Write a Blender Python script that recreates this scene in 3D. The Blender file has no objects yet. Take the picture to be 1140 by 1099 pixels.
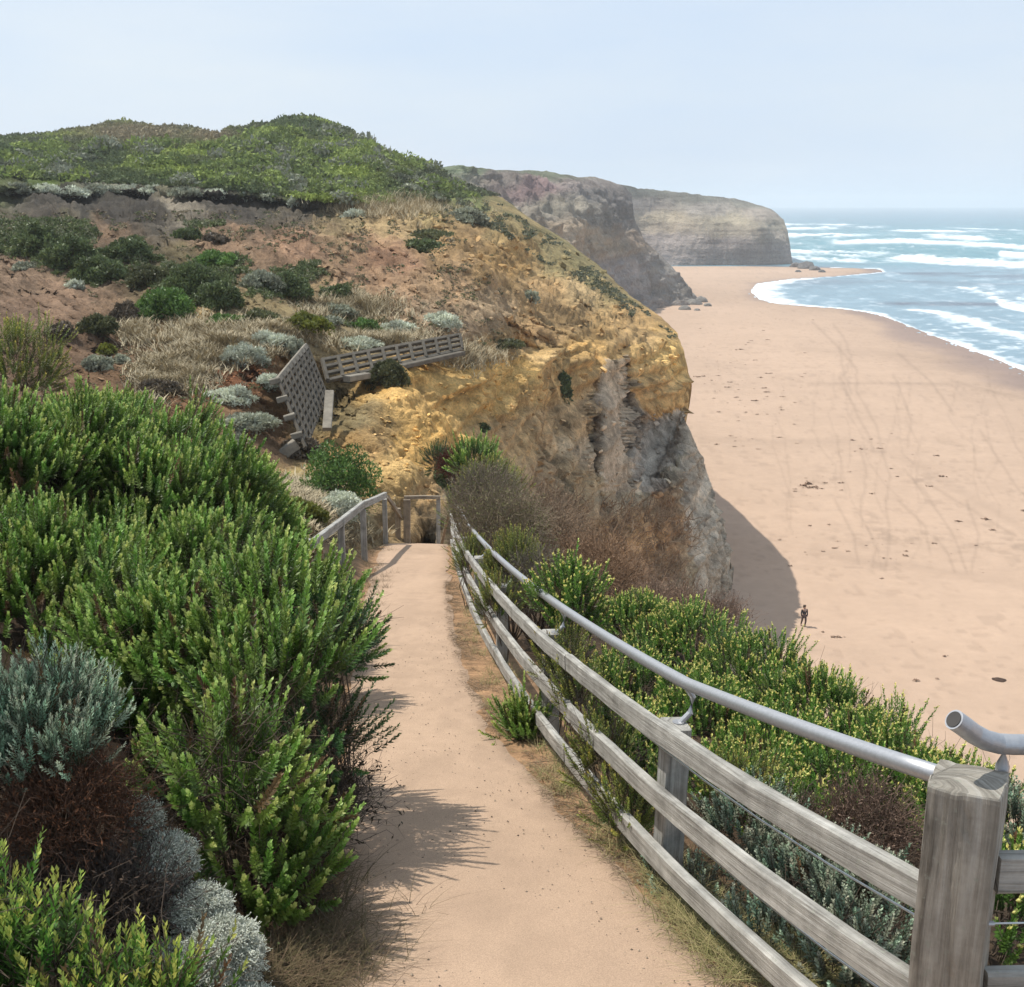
import bpy, math, random
import numpy as np
from mathutils import Vector
R = np.random.RandomState(11)
random.seed(5)
SC = bpy.context.scene
COL = SC.collection
F = 1300.0
TH = math.atan((549.5-226)/F)
CT, ST = math.cos(TH), math.sin(TH)
BZ = -32.0

# ------------------------------------------------------------ geometry maths
def ray(px, py):
    px = np.asarray(px, float); py = np.asarray(py, float)
    v = (px-570)/F; w = (549.5-py)/F
    dy = CT+w*ST
    return v/dy, (-ST+w*CT)/dy            # X and Z for each metre of Y
def at(px, py, Y):
    a, b = ray(px, py)
    return Vector((float(a*Y), float(Y), float(b*Y)))
def at_z(px, py, z):
    a, b = ray(px, py); Y = z/b
    return a*Y, Y, z+0*Y
def rampz(Y): return -2.155-.218*np.asarray(Y, float)
def at_ramp(px, py, h=0.0):
    a, b = ray(px, py); Y = (-2.155+h)/(b+.218)
    return np.array([a*Y, Y, rampz(Y)+h])

def _h(ix, iy, iz, s):
    n = (ix.astype(np.int64)*374761393+iy.astype(np.int64)*668265263+iz.astype(np.int64)*2147483647+s*1274126177) & 0xffffffff
    n = ((n ^ (n >> 13))*1274126177) & 0xffffffff
    n = ((n ^ (n >> 16))*2246822519) & 0xffffffff
    return ((n ^ (n >> 15)) & 0xffffff)/float(0xffffff)
def vn(x, y, z=None, s=0):
    x = np.asarray(x, float); y = np.asarray(y, float)+0*x
    z = 0*x if z is None else np.asarray(z, float)+0*x
    xi, yi, zi = np.floor(x), np.floor(y), np.floor(z)
    u, v, w = x-xi, y-yi, z-zi
    u, v, w = [t*t*t*(t*(t*6-15)+10) for t in (u, v, w)]
    r = 0
    for a in (0, 1):
        for b in (0, 1):
            for c in (0, 1):
                r = r+_h(xi+a, yi+b, zi+c, s)*(u if a else 1-u)*(v if b else 1-v)*(w if c else 1-w)
    return r*2-1
def fbm(x, y, z=None, o=4, s=0, g=.5, ridge=False):
    r, a, f, t = 0, 1, 1, 0
    for i in range(o):
        n = vn(np.asarray(x)*f+i*17.3, np.asarray(y)*f+i*9.1, None if z is None else np.asarray(z)*f, s+i)
        if ridge: n = 1-2*np.abs(n)
        r = r+n*a; t += a; a *= g; f *= 2.03
    return r/t
def sst(a, b, x):
    t = np.clip((x-a)/(b-a), 0, 1); return t*t*(3-2*t)
def lin(c):
    c = np.asarray(c, float)/255
    return np.where(c <= .04045, c/12.92, ((c+.055)/1.055)**2.4)
def interp_poly(pts, n):
    p = np.asarray(pts, float)
    d = np.r_[0, np.cumsum(np.hypot(*(p[1:, :2]-p[:-1, :2]).T))]
    t = np.linspace(0, d[-1], n)
    return np.stack([np.interp(t, d, p[:, k]) for k in range(p.shape[1])], 1)
def tps(P, V):
    P = np.asarray(P, float)/100; V = np.asarray(V, float)
    n = len(P)
    def U(r2): return np.where(r2 > 0, r2*np.log(r2+1e-12), 0)
    K = U(((P[:, None]-P[None])**2).sum(-1))+np.eye(n)*.02
    A = np.zeros((n+3, n+3)); A[:n, :n] = K; A[:n, n] = 1; A[:n, n+1:] = P; A[n, :n] = 1; A[n+1:, :n] = P.T
    c = np.linalg.solve(A, np.r_[V, 0, 0, 0])
    def f(x, y):
        x = np.asarray(x, float)/100; y = np.asarray(y, float)/100
        r = c[n]+c[n+1]*x+c[n+2]*y
        for i in range(n):
            r = r+c[i]*U((x-P[i, 0])**2+(y-P[i, 1])**2)
        return r
    return f

# ------------------------------------------------------------ mesh helpers
def mesh(name, V, Fc, mat, cols=None, parent=None, smooth=True, uv=None):
    """Fc: int array (n,k) of one face size, or a list of such arrays."""
    if isinstance(Fc, np.ndarray): Fc = [Fc]
    Fc = [np.asarray(f) for f in Fc if len(f)]
    V = np.ascontiguousarray(V, dtype=np.float32)
    me = bpy.data.meshes.new(name)
    me.vertices.add(len(V)); me.vertices.foreach_set('co', V.ravel())
    lp = np.concatenate([f.ravel() for f in Fc]).astype(np.int32)
    tot = np.concatenate([np.full(len(f), f.shape[1]) for f in Fc]).astype(np.int32)
    st = np.r_[0, np.cumsum(tot)[:-1]].astype(np.int32)
    me.loops.add(len(lp)); me.loops.foreach_set('vertex_index', lp)
    me.polygons.add(len(tot)); me.polygons.foreach_set('loop_start', st)
    me.polygons.foreach_set('use_smooth', np.full(len(tot), smooth))
    me.update(calc_edges=True)
    if cols is not None:
        a = me.color_attributes.new('Col', 'FLOAT_COLOR', 'POINT')
        c = np.ones((len(V), 4), np.float32); c[:, :cols.shape[1]] = cols
        a.data.foreach_set('color', c.ravel())
    if uv is not None:
        l = me.uv_layers.new(name='UV'); l.data.foreach_set('uv', np.asarray(uv, np.float32)[lp].ravel())
    me.materials.append(mat)
    o = bpy.data.objects.new(name, me); COL.objects.link(o)
    if parent: o.parent = parent
    return o
def grid_faces(nu, nv):
    i = np.arange(nu*nv).reshape(nu, nv)
    return np.stack([i[:-1, :-1], i[1:, :-1], i[1:, 1:], i[:-1, 1:]], -1).reshape(-1, 4)
def empty(name, loc, rz=0):
    o = bpy.data.objects.new(name, None); COL.objects.link(o); o.location = loc; o.rotation_euler.z = rz
    o.empty_display_size = .2
    return o
def tag(o, label=None, cat=None, group=None, kind=None):
    if label: o['label'] = label
    if cat: o['category'] = cat
    if group: o['group'] = group
    if kind: o['kind'] = kind
    return o
class MB:
    """collects swept beams, with UVs: u along in metres, v round in metres."""
    def __init__(s): s.V = []; s.U = []; s.F = {}; s.n = 0
    def add(s, V, F_, U=None):
        V = np.asarray(V, float); s.V.append(V); s.U.append(np.zeros((len(V), 2)) if U is None else U)
        for f in F_: s.F.setdefault(len(f), []).append([i+s.n for i in f])
        s.n += len(V)
    def sweep(s, path, prof, up=(0, 0, 1), scales=None, jit=0):
        path = [Vector(p) for p in path]; up = Vector(up); k = len(prof)
        vs, us, d = [], [], random.random()*20
        per = [0]
        for a, b in zip(prof, prof[1:]+prof[:1]): per.append(per[-1]+math.dist(a, b))
        for i, p in enumerate(path):
            t = (path[min(i+1, len(path)-1)]-path[max(i-1, 0)]).normalized()
            x = t.cross(up).normalized(); y = x.cross(t).normalized()
            if i: d += (p-path[i-1]).length
            sc = scales[i] if scales else 1
            for j, (a, b) in enumerate(prof):
                q = p+x*a*sc+y*b*sc
                if jit: q += Vector((random.uniform(-jit, jit), random.uniform(-jit, jit), random.uniform(-jit, jit)))
                vs.append(q[:]); us.append((d, per[j]))
        fs = []
        for i in range(len(path)-1):
            for j in range(k):
                a, b = i*k+j, i*k+(j+1) % k
                fs.append((a, b, b+k, a+k))
        fs.append(tuple(range(k))[::-1]); fs.append(tuple(range((len(path)-1)*k, len(path)*k)))
        s.add(vs, fs, np.array(us)); return s
    def beam(s, path, w, h, c=.008, **k):
        a, b = w/2, h/2
        prof = [(-a+c, -b), (a-c, -b), (a, -b+c), (a, b-c), (a-c, b), (-a+c, b), (-a, b-c), (-a, -b+c)]
        return s.sweep(path, prof, **k)
    def tube(s, path, r, n=10, **k):
        return s.sweep(path, [(r*math.cos(6.28318*i/n), r*math.sin(6.28318*i/n)) for i in range(n)], **k)
    def build(s, name, mat, parent=None, smooth=False):
        V = np.concatenate(s.V)
        if parent is not None: V = V-np.array(parent.location)
        return mesh(name, V, [np.array(f) for f in s.F.values()], mat, parent=parent, smooth=smooth, uv=np.concatenate(s.U))

# ------------------------------------------------------------ materials
def nodes(name):
    m = bpy.data.materials.new(name); m.use_nodes = True; nt = m.node_tree; nt.nodes.clear()
    return m, nt, (lambda t, **k: _n(nt, t, k))
def _n(nt, t, k):
    n = nt.nodes.new(t)
    for a, b in k.items():
        if a.startswith('i_'):
            n.inputs[int(a[2:]) if a[2:].isdigit() else a[2:].replace('_', ' ')].default_value = b
        else: setattr(n, a, b)
    return n
def ramp_node(N, stops):
    r = N('ShaderNodeValToRGB'); e = r.color_ramp.elements
    while len(e) < len(stops): e.new(.5)
    for x, (p, c) in zip(e, stops): x.position = p; x.color = (*c, 1)
    return r
def mat_terrain(name, scale=1.0, bump=.5, rough=.95, stain=.5, dist=.12):
    """vertex colour x two scales of mottling, with bumps; coordinates are world metres."""
    m, nt, N = nodes(name); L = nt.links.new
    out = N('ShaderNodeOutputMaterial'); bs = N('ShaderNodeBsdfPrincipled', i_Roughness=rough); bs.inputs['Specular IOR Level'].default_value = .15
    at_ = N('ShaderNodeAttribute', attribute_name='Col'); g = N('ShaderNodeNewGeometry')
    n1 = N('ShaderNodeTexNoise', i_Scale=1.1*scale, i_Detail=7.0, i_Roughness=.65)
    n2 = N('ShaderNodeTexNoise', i_Scale=9*scale, i_Detail=5.0, i_Roughness=.7)
    L(g.outputs['Position'], n1.inputs['Vector']); L(g.outputs['Position'], n2.inputs['Vector'])
    a = N('ShaderNodeMapRange', i_1=.3, i_2=.7, i_3=1-stain*.8, i_4=1+stain*.55); L(n1.outputs['Fac'], a.inputs[0])
    b = N('ShaderNodeMapRange', i_1=.3, i_2=.7, i_3=1-stain*.6, i_4=1+stain*.5); L(n2.outputs['Fac'], b.inputs[0])
    mu = N('ShaderNodeMath', operation='MULTIPLY'); L(a.outputs[0], mu.inputs[0]); L(b.outputs[0], mu.inputs[1])
    vm = N('ShaderNodeVectorMath', operation='SCALE'); L(at_.outputs['Color'], vm.inputs[0]); L(mu.outputs[0], vm.inputs['Scale'])
    L(vm.outputs[0], bs.inputs['Base Color'])
    ad = N('ShaderNodeMath', operation='ADD'); L(n1.outputs['Fac'], ad.inputs[0]); L(n2.outputs['Fac'], ad.inputs[1])
    bp = N('ShaderNodeBump', i_Strength=bump, i_Distance=dist/scale); L(ad.outputs[0], bp.inputs['Height']); L(bp.outputs[0], bs.inputs['Normal'])
    L(bs.outputs[0], out.inputs[0]); return m
def mat_leaf(name, trans=.3, rough=.55, spec=.3):
    m, nt, N = nodes(name); L = nt.links.new
    out = N('ShaderNodeOutputMaterial'); bs = N('ShaderNodeBsdfPrincipled', i_Roughness=rough); bs.inputs['Specular IOR Level'].default_value = spec
    c = N('ShaderNodeAttribute', attribute_name='Col'); L(c.outputs['Color'], bs.inputs['Base Color'])
    if trans:
        tr = N('ShaderNodeBsdfTranslucent'); L(c.outputs['Color'], tr.inputs['Color'])
        mx = N('ShaderNodeMixShader', i_0=trans); L(bs.outputs[0], mx.inputs[1]); L(tr.outputs[0], mx.inputs[2]); L(mx.outputs[0], out.inputs[0])
    else: L(bs.outputs[0], out.inputs[0])
    return m
def mat_wood(name, c1, c2, c3, grain=1.0, bump=.35):
    m, nt, N = nodes(name); L = nt.links.new
    out = N('ShaderNodeOutputMaterial'); bs = N('ShaderNodeBsdfPrincipled', i_Roughness=.85); bs.inputs['Specular IOR Level'].default_value = .2
    uv = N('ShaderNodeUVMap'); mp = N('ShaderNodeMapping'); mp.inputs['Scale'].default_value = (1.3*grain, 42*grain, 1)
    L(uv.outputs[0], mp.inputs['Vector'])
    n = N('ShaderNodeTexNoise', i_Scale=1.0, i_Detail=8.0, i_Roughness=.72, i_Distortion=.6); L(mp.outputs[0], n.inputs['Vector'])
    g = N('ShaderNodeNewGeometry'); n2 = N('ShaderNodeTexNoise', i_Scale=5.0, i_Detail=5.0, i_Roughness=.7); L(g.outputs['Position'], n2.inputs['Vector'])
    r = ramp_node(N, [(.3, c1), (.5, c2), (.72, c3)]); L(n.outputs['Fac'], r.inputs[0])
    mr = N('ShaderNodeMapRange', i_1=.3, i_2=.7, i_3=.66, i_4=1.25); L(n2.outputs['Fac'], mr.inputs[0])
    vm = N('ShaderNodeVectorMath', operation='SCALE'); L(r.outputs[0], vm.inputs[0]); L(mr.outputs[0], vm.inputs['Scale'])
    # lichen spots
    n3 = N('ShaderNodeTexNoise', i_Scale=38.0, i_Detail=3.0); L(g.outputs['Position'], n3.inputs['Vector'])
    mr3 = N('ShaderNodeMapRange', i_1=.62, i_2=.72, i_3=0.0, i_4=.55); L(n3.outputs['Fac'], mr3.inputs[0])
    mx = N('ShaderNodeMix', data_type='RGBA'); L(mr3.outputs[0], mx.inputs[0]); L(vm.outputs[0], mx.inputs[6]); mx.inputs[7].default_value = (.3, .31, .25, 1)
    L(mx.outputs[2], bs.inputs['Base Color'])
    bp = N('ShaderNodeBump', i_Strength=bump, i_Distance=.012); L(n.outputs['Fac'], bp.inputs['Height']); L(bp.outputs[0], bs.inputs['Normal'])
    L(bs.outputs[0], out.inputs[0]); return m
def mat_plain(name, c, rough=.6, metal=0.0, noise=0.15, scale=20, bump=0.0, spec=.5):
    m, nt, N = nodes(name); L = nt.links.new
    out = N('ShaderNodeOutputMaterial'); bs = N('ShaderNodeBsdfPrincipled', i_Roughness=rough, i_Metallic=metal); bs.inputs['Specular IOR Level'].default_value = spec
    g = N('ShaderNodeNewGeometry'); n = N('ShaderNodeTexNoise', i_Scale=scale, i_Detail=5.0, i_Roughness=.65); L(g.outputs['Position'], n.inputs['Vector'])
    mr = N('ShaderNodeMapRange', i_1=.3, i_2=.7, i_3=1-noise, i_4=1+noise); L(n.outputs['Fac'], mr.inputs[0])
    vm = N('ShaderNodeVectorMath', operation='SCALE'); vm.inputs[0].default_value = c; L(mr.outputs[0], vm.inputs['Scale']); L(vm.outputs[0], bs.inputs['Base Color'])
    if bump:
        bp = N('ShaderNodeBump', i_Strength=bump, i_Distance=.01); L(n.outputs['Fac'], bp.inputs['Height']); L(bp.outputs[0], bs.inputs['Normal'])
    L(bs.outputs[0], out.inputs[0]); return m

# ------------------------------------------------------------ camera, light, air
cam = bpy.data.cameras.new('camera'); co = bpy.data.objects.new('camera', cam); COL.objects.link(co); SC.camera = co
cam.sensor_width = 36; cam.lens = 36*F/1140; cam.clip_end = 30000; cam.clip_start = .05
co.rotation_euler = (math.pi/2-TH, 0, 0)
SUN = Vector((-.50, .27, 1)).normalized()
sl = bpy.data.lights.new('sun', 'SUN'); sl.energy = 4.0; sl.angle = math.radians(.6); sl.color = (1, .955, .88)
so = bpy.data.objects.new('sun', sl); COL.objects.link(so); so.rotation_euler = SUN.to_track_quat('Z', 'Y').to_euler(); so.location = (-20, 10, 40)
W = bpy.data.worlds.new('World'); SC.world = W; W.use_nodes = True; wn = W.node_tree; wn.nodes.clear()
def WN(t, **k): return _n(wn, t, k)
wo = WN('ShaderNodeOutputWorld'); bg = WN('ShaderNodeBackground', i_Strength=.15)
sky = WN('ShaderNodeTexSky', sky_type='NISHITA', sun_disc=False, sun_elevation=math.asin(SUN.z), sun_rotation=math.atan2(SUN.x, SUN.y), air_density=1.0, dust_density=1.5, ozone_density=1.2)
tc = WN('ShaderNodeTexCoord'); mp = WN('ShaderNodeMapping'); mp.inputs['Scale'].default_value = (1.2, 1.2, 5)
nz = WN('ShaderNodeTexNoise', i_Scale=1.6, i_Detail=6.0, i_Roughness=.55)
mr = WN('ShaderNodeMapRange', i_1=.3, i_2=.75, i_3=.0, i_4=1.0)
cl = WN('ShaderNodeMix', data_type='RGBA'); cl.inputs[6].default_value = (3.4, 4.25, 5.45, 1); cl.inputs[7].default_value = (4.45, 4.9, 5.35, 1)
mx = WN('ShaderNodeMix', data_type='RGBA')
mx.inputs[0].default_value = .88          # thin high cloud over most of the sky
wl = wn.links.new
wl(tc.outputs['Generated'], mp.inputs[0]); wl(mp.outputs[0], nz.inputs['Vector']); wl(nz.outputs['Fac'], mr.inputs[0])
wl(mr.outputs[0], cl.inputs[0]); wl(cl.outputs[2], mx.inputs[7]); wl(sky.outputs[0], mx.inputs[6]); wl(mx.outputs[2], bg.inputs[0]); wl(bg.outputs[0], wo.inputs[0])
SC.view_settings.view_transform = 'Standard'; SC.view_settings.look = 'None'; SC.view_settings.exposure = .22; SC.view_settings.gamma = 1
SC.cycles.max_bounces = 5; SC.cycles.diffuse_bounces = 3; SC.cycles.transmission_bounces = 3; SC.cycles.volume_bounces = 1
SC.cycles.transparent_max_bounces = 4; SC.cycles.use_denoising = True
HAZE = .00027
def haze_box():
    x0, x1, y0, y1, z0, z1 = -1500, 9800, -60, 8600, BZ-2, 45
    v = np.array([(x, y, z) for x in (x0, x1) for y in (y0, y1) for z in (z0, z1)])
    f = np.array([(0, 1, 3, 2), (4, 6, 7, 5), (0, 4, 5, 1), (2, 3, 7, 6), (0, 2, 6, 4), (1, 5, 7, 3)])
    m, nt, N = nodes('haze_air'); o = N('ShaderNodeOutputMaterial')
    p = N('ShaderNodeVolumePrincipled', i_Density=HAZE, i_Anisotropy=.2); p.inputs['Color'].default_value = (.93, .97, 1, 1)
    nt.links.new(p.outputs[0], o.inputs['Volume'])
    h = mesh('haze', v, f, m, smooth=False); tag(h, 'pale sea haze that softens the far cliffs and water', kind='stuff')
    h.display_type = 'WIRE'
# ------------------------------------------------------------ hillside across the gully (one cliffed headland)
SIL = [(-460,172),(-170,160),(0,152),(50,151),(70,147),(110,142),(135,137),(165,141),(200,142),(248,150),(256,143),(280,141),(308,137),(318,131),(350,132),(380,143),(420,165),(460,183),(490,188),(500,202),(560,221),(595,247),(631,268),(666,296),(701,328),(736,353),(755,372),(765,400),(764,440),(761,462),(785,520),(800,580),(812,630),(808,690)]
ANC = [((-460,172),(-440,540)),((-170,160),(-170,540)),((0,152),(0,560)),((135,137),(140,600)),((318,131),(300,650)),((420,165),(380,660)),((490,188),(440,665)),((560,221),(480,675)),((631,268),(530,700)),((701,328),(580,730)),((755,372),(630,740)),((765,400),(670,745)),((761,462),(710,750)),((785,520),(750,755)),((812,630),(790,760)),((808,690),(806,765))]
DC = [(-460,540,19),(-460,400,29),(-460,260,58),(-460,215,82),(-460,172,175),(-170,540,22),(-170,400,33),(-170,260,62),(-170,215,85),(-170,165,190),
(0,480,28),(0,400,36),(0,330,48),(0,260,66),(0,215,86),(0,180,130),(0,152,200),
(100,540,26),(100,300,55),
(200,480,31),(200,420,36),(200,350,46),(200,290,58),(200,245,76),(200,215,90),(200,180,140),(200,142,215),
(335,500,34.5),(308,430,36.5),(340,386,41.5),(362,440,41),(362,410,42.5),(435,395,45.5),(511,380,50),
(330,340,48),(330,290,60),(330,240,80),(330,200,118),(330,165,160),(320,131,198),
(300,580,24),(350,600,23),(380,560,27.5),(400,620,26),
(400,530,32.5),(400,500,35),(400,450,39),(400,350,53),(400,300,64),(400,240,88),(400,200,122),(420,165,172),
(440,610,29.5),(490,612,31.5),(460,560,33.5),(490,540,36),(490,500,39),(490,450,44),(490,330,59),(490,280,74),(490,230,112),(490,190,180),
(560,640,37),(560,560,43),(560,480,52),(560,420,58),(560,370,64),(560,320,75),(560,270,96),(560,240,130),(560,222,168),
(620,680,46),(620,560,58),(620,480,64),(620,420,70),(620,370,77),(620,320,93),(631,268,150),(610,290,118),
(680,730,56),(680,600,69),(680,500,75),(680,430,80),(680,380,84),(680,350,97),(701,328,128),
(720,740,66),(720,620,76),(720,560,80),(725,480,86),(725,400,90),(720,370,97),(736,353,113),
(761,461,91),(753,531,84),(758,585,81),(770,658,79),(765,400,100),(764,440,99),(785,520,97),(800,580,95),(812,630,93),(808,690,92),(800,740,86)]
_dc = np.array(DC, float)
DEPTH = tps(_dc[:, :2], np.log(_dc[:, 2]))
# ground colour, with scarp shade mixed in, seeded at places on the slope
SEED = [(30,180,92,112,52),(100,175,88,106,52),(180,158,138,130,98),(130,145,148,140,112),(230,150,138,130,98),(200,185,84,103,56),(300,180,76,98,48),(350,150,80,100,52),(400,160,86,98,64),(380,200,96,122,42),(300,215,86,106,48),(450,190,105,108,92),(420,215,100,126,46),(520,213,112,122,74),(60,192,98,118,50),(480,210,100,118,58),(250,168,92,110,56),
(100,208,128,126,112),(200,210,124,120,102),(-100,215,110,100,90),
(60,224,84,78,74),(100,226,74,69,66),(130,236,76,70,66),(150,228,72,67,64),(250,230,78,72,68),(330,236,92,84,76),(197,228,136,126,116),(215,236,130,120,110),(300,228,76,70,66),(225,226,76,70,66),(175,232,76,70,66),(270,238,82,75,70),(60,238,90,82,76),  # scarp seeds: dark grey soil, with its shade put into the colour
(120,258,128,104,86),(250,268,152,122,100),(330,270,154,120,98),(400,270,166,132,104),(430,240,182,154,114),(460,225,176,152,108),(380,248,158,138,104),
(20,300,146,120,102),(60,330,146,117,98),(100,380,124,98,80),(30,360,134,108,92),(140,400,128,98,74),(-100,350,140,112,92),(80,260,100,95,70),
(200,300,112,100,74),(220,375,168,144,104),(200,400,146,106,78),(250,408,150,98,66),(300,350,150,132,98),(400,310,166,132,106),(360,335,142,120,88),(440,330,174,140,112),(500,320,178,144,112),(480,350,166,140,116),(430,290,168,128,104),(400,370,160,140,104),
(520,270,174,140,98),(560,290,184,145,92),(540,340,190,160,128),(600,330,186,150,106),(600,370,182,145,102),(640,360,172,140,98),(560,240,160,140,100),(620,285,158,142,102),(680,325,162,142,100),(650,322,190,160,118),(700,360,186,150,102),(660,300,152,138,98),
(450,450,206,160,84),(520,440,208,164,90),(480,500,206,158,76),(560,420,204,160,84),(600,400,190,154,100),(650,400,190,148,84),(620,430,178,140,84),(560,500,172,138,94),(640,470,166,134,96),(680,450,158,138,120),(680,520,152,136,122),(730,420,202,160,96),(748,400,206,165,92),(720,450,184,145,88),(720,478,132,124,116),(745,440,190,152,92),(738,510,134,128,120),(722,500,126,120,114),(725,530,140,132,122),(750,500,140,134,124),(668,500,168,150,130),(705,545,146,134,118),(640,540,150,128,98),(600,540,150,122,92),
(650,600,160,122,84),(700,600,172,128,82),(740,600,168,122,78),(740,560,160,116,76),(700,650,140,104,80),(580,600,122,106,84),(620,640,124,98,78),(740,700,120,95,78),
(780,520,152,142,128),(780,600,148,138,124),(790,650,136,124,106),(775,480,162,150,132),(762,560,150,138,122),
(400,500,172,135,82),(430,540,176,140,80),(470,560,166,130,84),(500,560,122,115,104),(480,600,130,110,88),(440,590,150,120,80),(380,470,142,125,90),(330,560,175,155,102),(280,500,140,110,86),(300,600,160,135,96),(400,590,120,104,76)]
SEED = np.array(SEED, float)
def slope_colour(px, py, wx=9, wy=6):
    qx = px+fbm(px/22, py/14, o=3, s=71)*wx*2; qy = py+fbm(px/22, py/14, o=3, s=75)*wy*2
    num = 0; den = 0
    for s in SEED:
        d2 = ((qx-s[0])**2+((qy-s[1])*1.5)**2)+30
        w = d2**-2.2
        num = num+w[..., None]*lin(s[2:5]); den = den+w
    c = num/den[..., None]; c = (c*.86+c.mean(-1, keepdims=True)*.14)*np.array([1.04, 1.02, .88])
    gx, gy = px+fbm(px/7, py/7, o=3, s=81)*5, py+fbm(px/7, py/7, o=3, s=83)*5
    for poly, g_ in GREYS: c = np.where(poly_in(gx, gy, poly)[..., None], c*.22+lin(g_)*.78, c)
    k_ = cliffness(px, py)[..., None]*.10; c = c*(1-k_)+k_*np.array([.70, .56, .36])
    return c*(.98+.34*cliffness(px, py)-.2*greenness(px, py)+.25*sst(745, 775, px)*sst(450, 480, py))[..., None]
def poly_in(px, py, poly):
    c = np.zeros(np.shape(px), bool); n = len(poly)
    for i in range(n):
        x1, y1 = poly[i]; x2, y2 = poly[(i+1) % n]
        if y1 == y2: continue
        c ^= ((y1 > py) != (y2 > py)) & (px < (x2-x1)*(py-y1)/(y2-y1)+x1)
    return c
def seg_d(px, py, pts):
    """distance to a polyline"""
    d = np.full(np.shape(px), 1e9)
    for (x1, y1), (x2, y2) in zip(pts[:-1], pts[1:]):
        L2 = (x2-x1)**2+(y2-y1)**2
        t = np.clip(((px-x1)*(x2-x1)+(py-y1)*(y2-y1))/L2, 0, 1)
        d = np.minimum(d, np.hypot(px-x1-t*(x2-x1), py-y1-t*(y2-y1)))
    return d
def bump(px, py, cx, cy, rx, ry, rot=0):
    c, s = math.cos(rot), math.sin(rot); x = px-cx; y = py-cy
    return np.exp(-(((x*c+y*s)/rx)**2+((-x*s+y*c)/ry)**2))
def cliffness(px, py):
    """1 on the bare yellow and grey cliff, 0 on the slopes above"""
    edge = np.interp(px, [300,400,440,500,560,620,680,740,800], [470,455,432,412,400,392,380,372,370])
    return sst(-14, 16, py-edge)*sst(370, 420, px)
def greenness(px, py):
    low = np.interp(px, [-170,0,100,200,300,360,420,500,560], [196,196,202,206,214,224,228,220,216])
    return sst(8, -8, py-low)
def slope_depth(px, py):
    lY = DEPTH(px, py)
    Y = np.exp(lY)
    # long modelled forms, in metres of depth
    d = 0
    d = d+2.6*np.exp(-(seg_d(px, py, [(694,388),(696,430),(700,500)])/5.0)**2)      # cleft between column and block
    d = d+4.8*sst(0, 9, -(py-(545-abs(px-722)*.1)))*sst(703, 709, px)*sst(452+0*px, 475+0*px, py+(px-700)*.25)*sst(764, 742, px+(py-500)*.35)
    d = d-3.4*bump(px, py, 678, 470, 13, 75)-2.6*bump(px, py, 640, 500, 14, 60, .1)+2.2*bump(px, py, 658, 480, 7, 70)+2.0*bump(px, py, 612, 490, 9, 50)
    d = d-1.5*bump(px, py, 735, 425, 24, 26)-1.0*bump(px, py, 590, 450, 18, 40)+1.0*bump(px, py, 565, 470, 12, 40)
    d = d-1.2*bump(px, py, 700, 600, 60, 42)
    d = d+2.2*sst(455, 445, px+0*py)*0
    # undercut below the dark scarp rim and its steep face
    rim = np.interp(px, [-170,0,40,80,120,170,230,300,340,420], [213,213,214,217,215,214,219,222,230,236])
    k = sst(-4, 3, py-rim)*sst(30, 14, py-rim)*sst(430, 330, px)
    d = d+k*9.0
    # erosion rills on the slopes above the cliff: they run down to the right
    q = (px*.55-py)/1.0
    sl = sst(228, 262, py)*(1-cliffness(px, py))
    d = d+sl*Y*.016*fbm(q/11+fbm(px/40, py/40, s=5)*.6, (px+py*.5)/130, o=3, s=21, ridge=True)
    # the cave-like hole where the stairs go down
    d = d+14*sst(19, 13, np.hypot((px-471)*.85, (py-609)*.85))
    Y = Y+d
    return Y
GREYS = [([(700,452),(722,460),(745,455),(762,460),(754,510),(738,546),(706,549),(698,500)], (158,150,140)), ([(761,460),(775,470),(795,520),(818,630),(815,700),(782,700),(770,640),(758,585),(753,531)], (156,146,132)),
 ([(670,402),(692,398),(697,470),(704,548),(668,548),(664,470)], (172,154,132)), ([(694,392),(699,392),(706,450),(706,500),(698,500)], (112,98,84))]  # the dark last polygon paints the cleft's shadow into the colour
def slope_relief(px, py, X, Y, Z):
    smooth = np.maximum(sst(30, 0, np.hypot((px-728)*1.0, (py-505)*.62)), sst(16, 4, np.abs(px-681))*sst(400, 420, py)*sst(555, 530, py))
    return (1-.72*smooth)*slope_relief0(px, py, X, Y, Z)
def slope_relief0(px, py, X, Y, Z):
    c = cliffness(px, py); g = greenness(px, py); k = np.clip(Y/60, .3, 1.6)
    nod = sst(700, 560, px+(py-430)*.6)                      # nodular weathered rock on the near side
    zz = Z*1.05+.5*fbm(X*.12, Y*.12, s=43)+X*.02; fr = zz-np.floor(zz)
    led = fbm(X*.05, Y*.05, Z*.95, o=4, s=39, g=.6)*.6+(sst(0, .18, fr)-fr)*1.1*(.6+.8*vn(X*.15, Y*.15, np.floor(zz), s=44))
    rib = fbm(X*.55, Y*.35, Z*.07, o=5, s=40, ridge=True, g=.55)
    rock = nod*(fbm(X*.30, Y*.30, Z*.40, o=6, s=31, ridge=True, g=.58)*.8+fbm(X*1.1, Y*1.1, Z*1.6, o=5, s=33, g=.62)*.5)+(1-nod)*(rib*.42+fbm(X*1.2, Y*1.2, Z*1.6, o=5, s=34, g=.6)*.22)+led*np.where(py < 470, .62, .34)-.5*sst(.62, .9, fbm(X*.45, Y*.45, Z*.12, o=3, s=45, ridge=True))
    soil = fbm(X*.30, Y*.30, Z*.3, o=7, s=35, g=.66)*1.0
    bush = np.abs(fbm(X*.10, Y*.09, Z*.1, o=6, s=37, g=.6))*3.6-.8
    return c*rock*k+(1-c)*(1-g)*soil*k+g*bush
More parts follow.
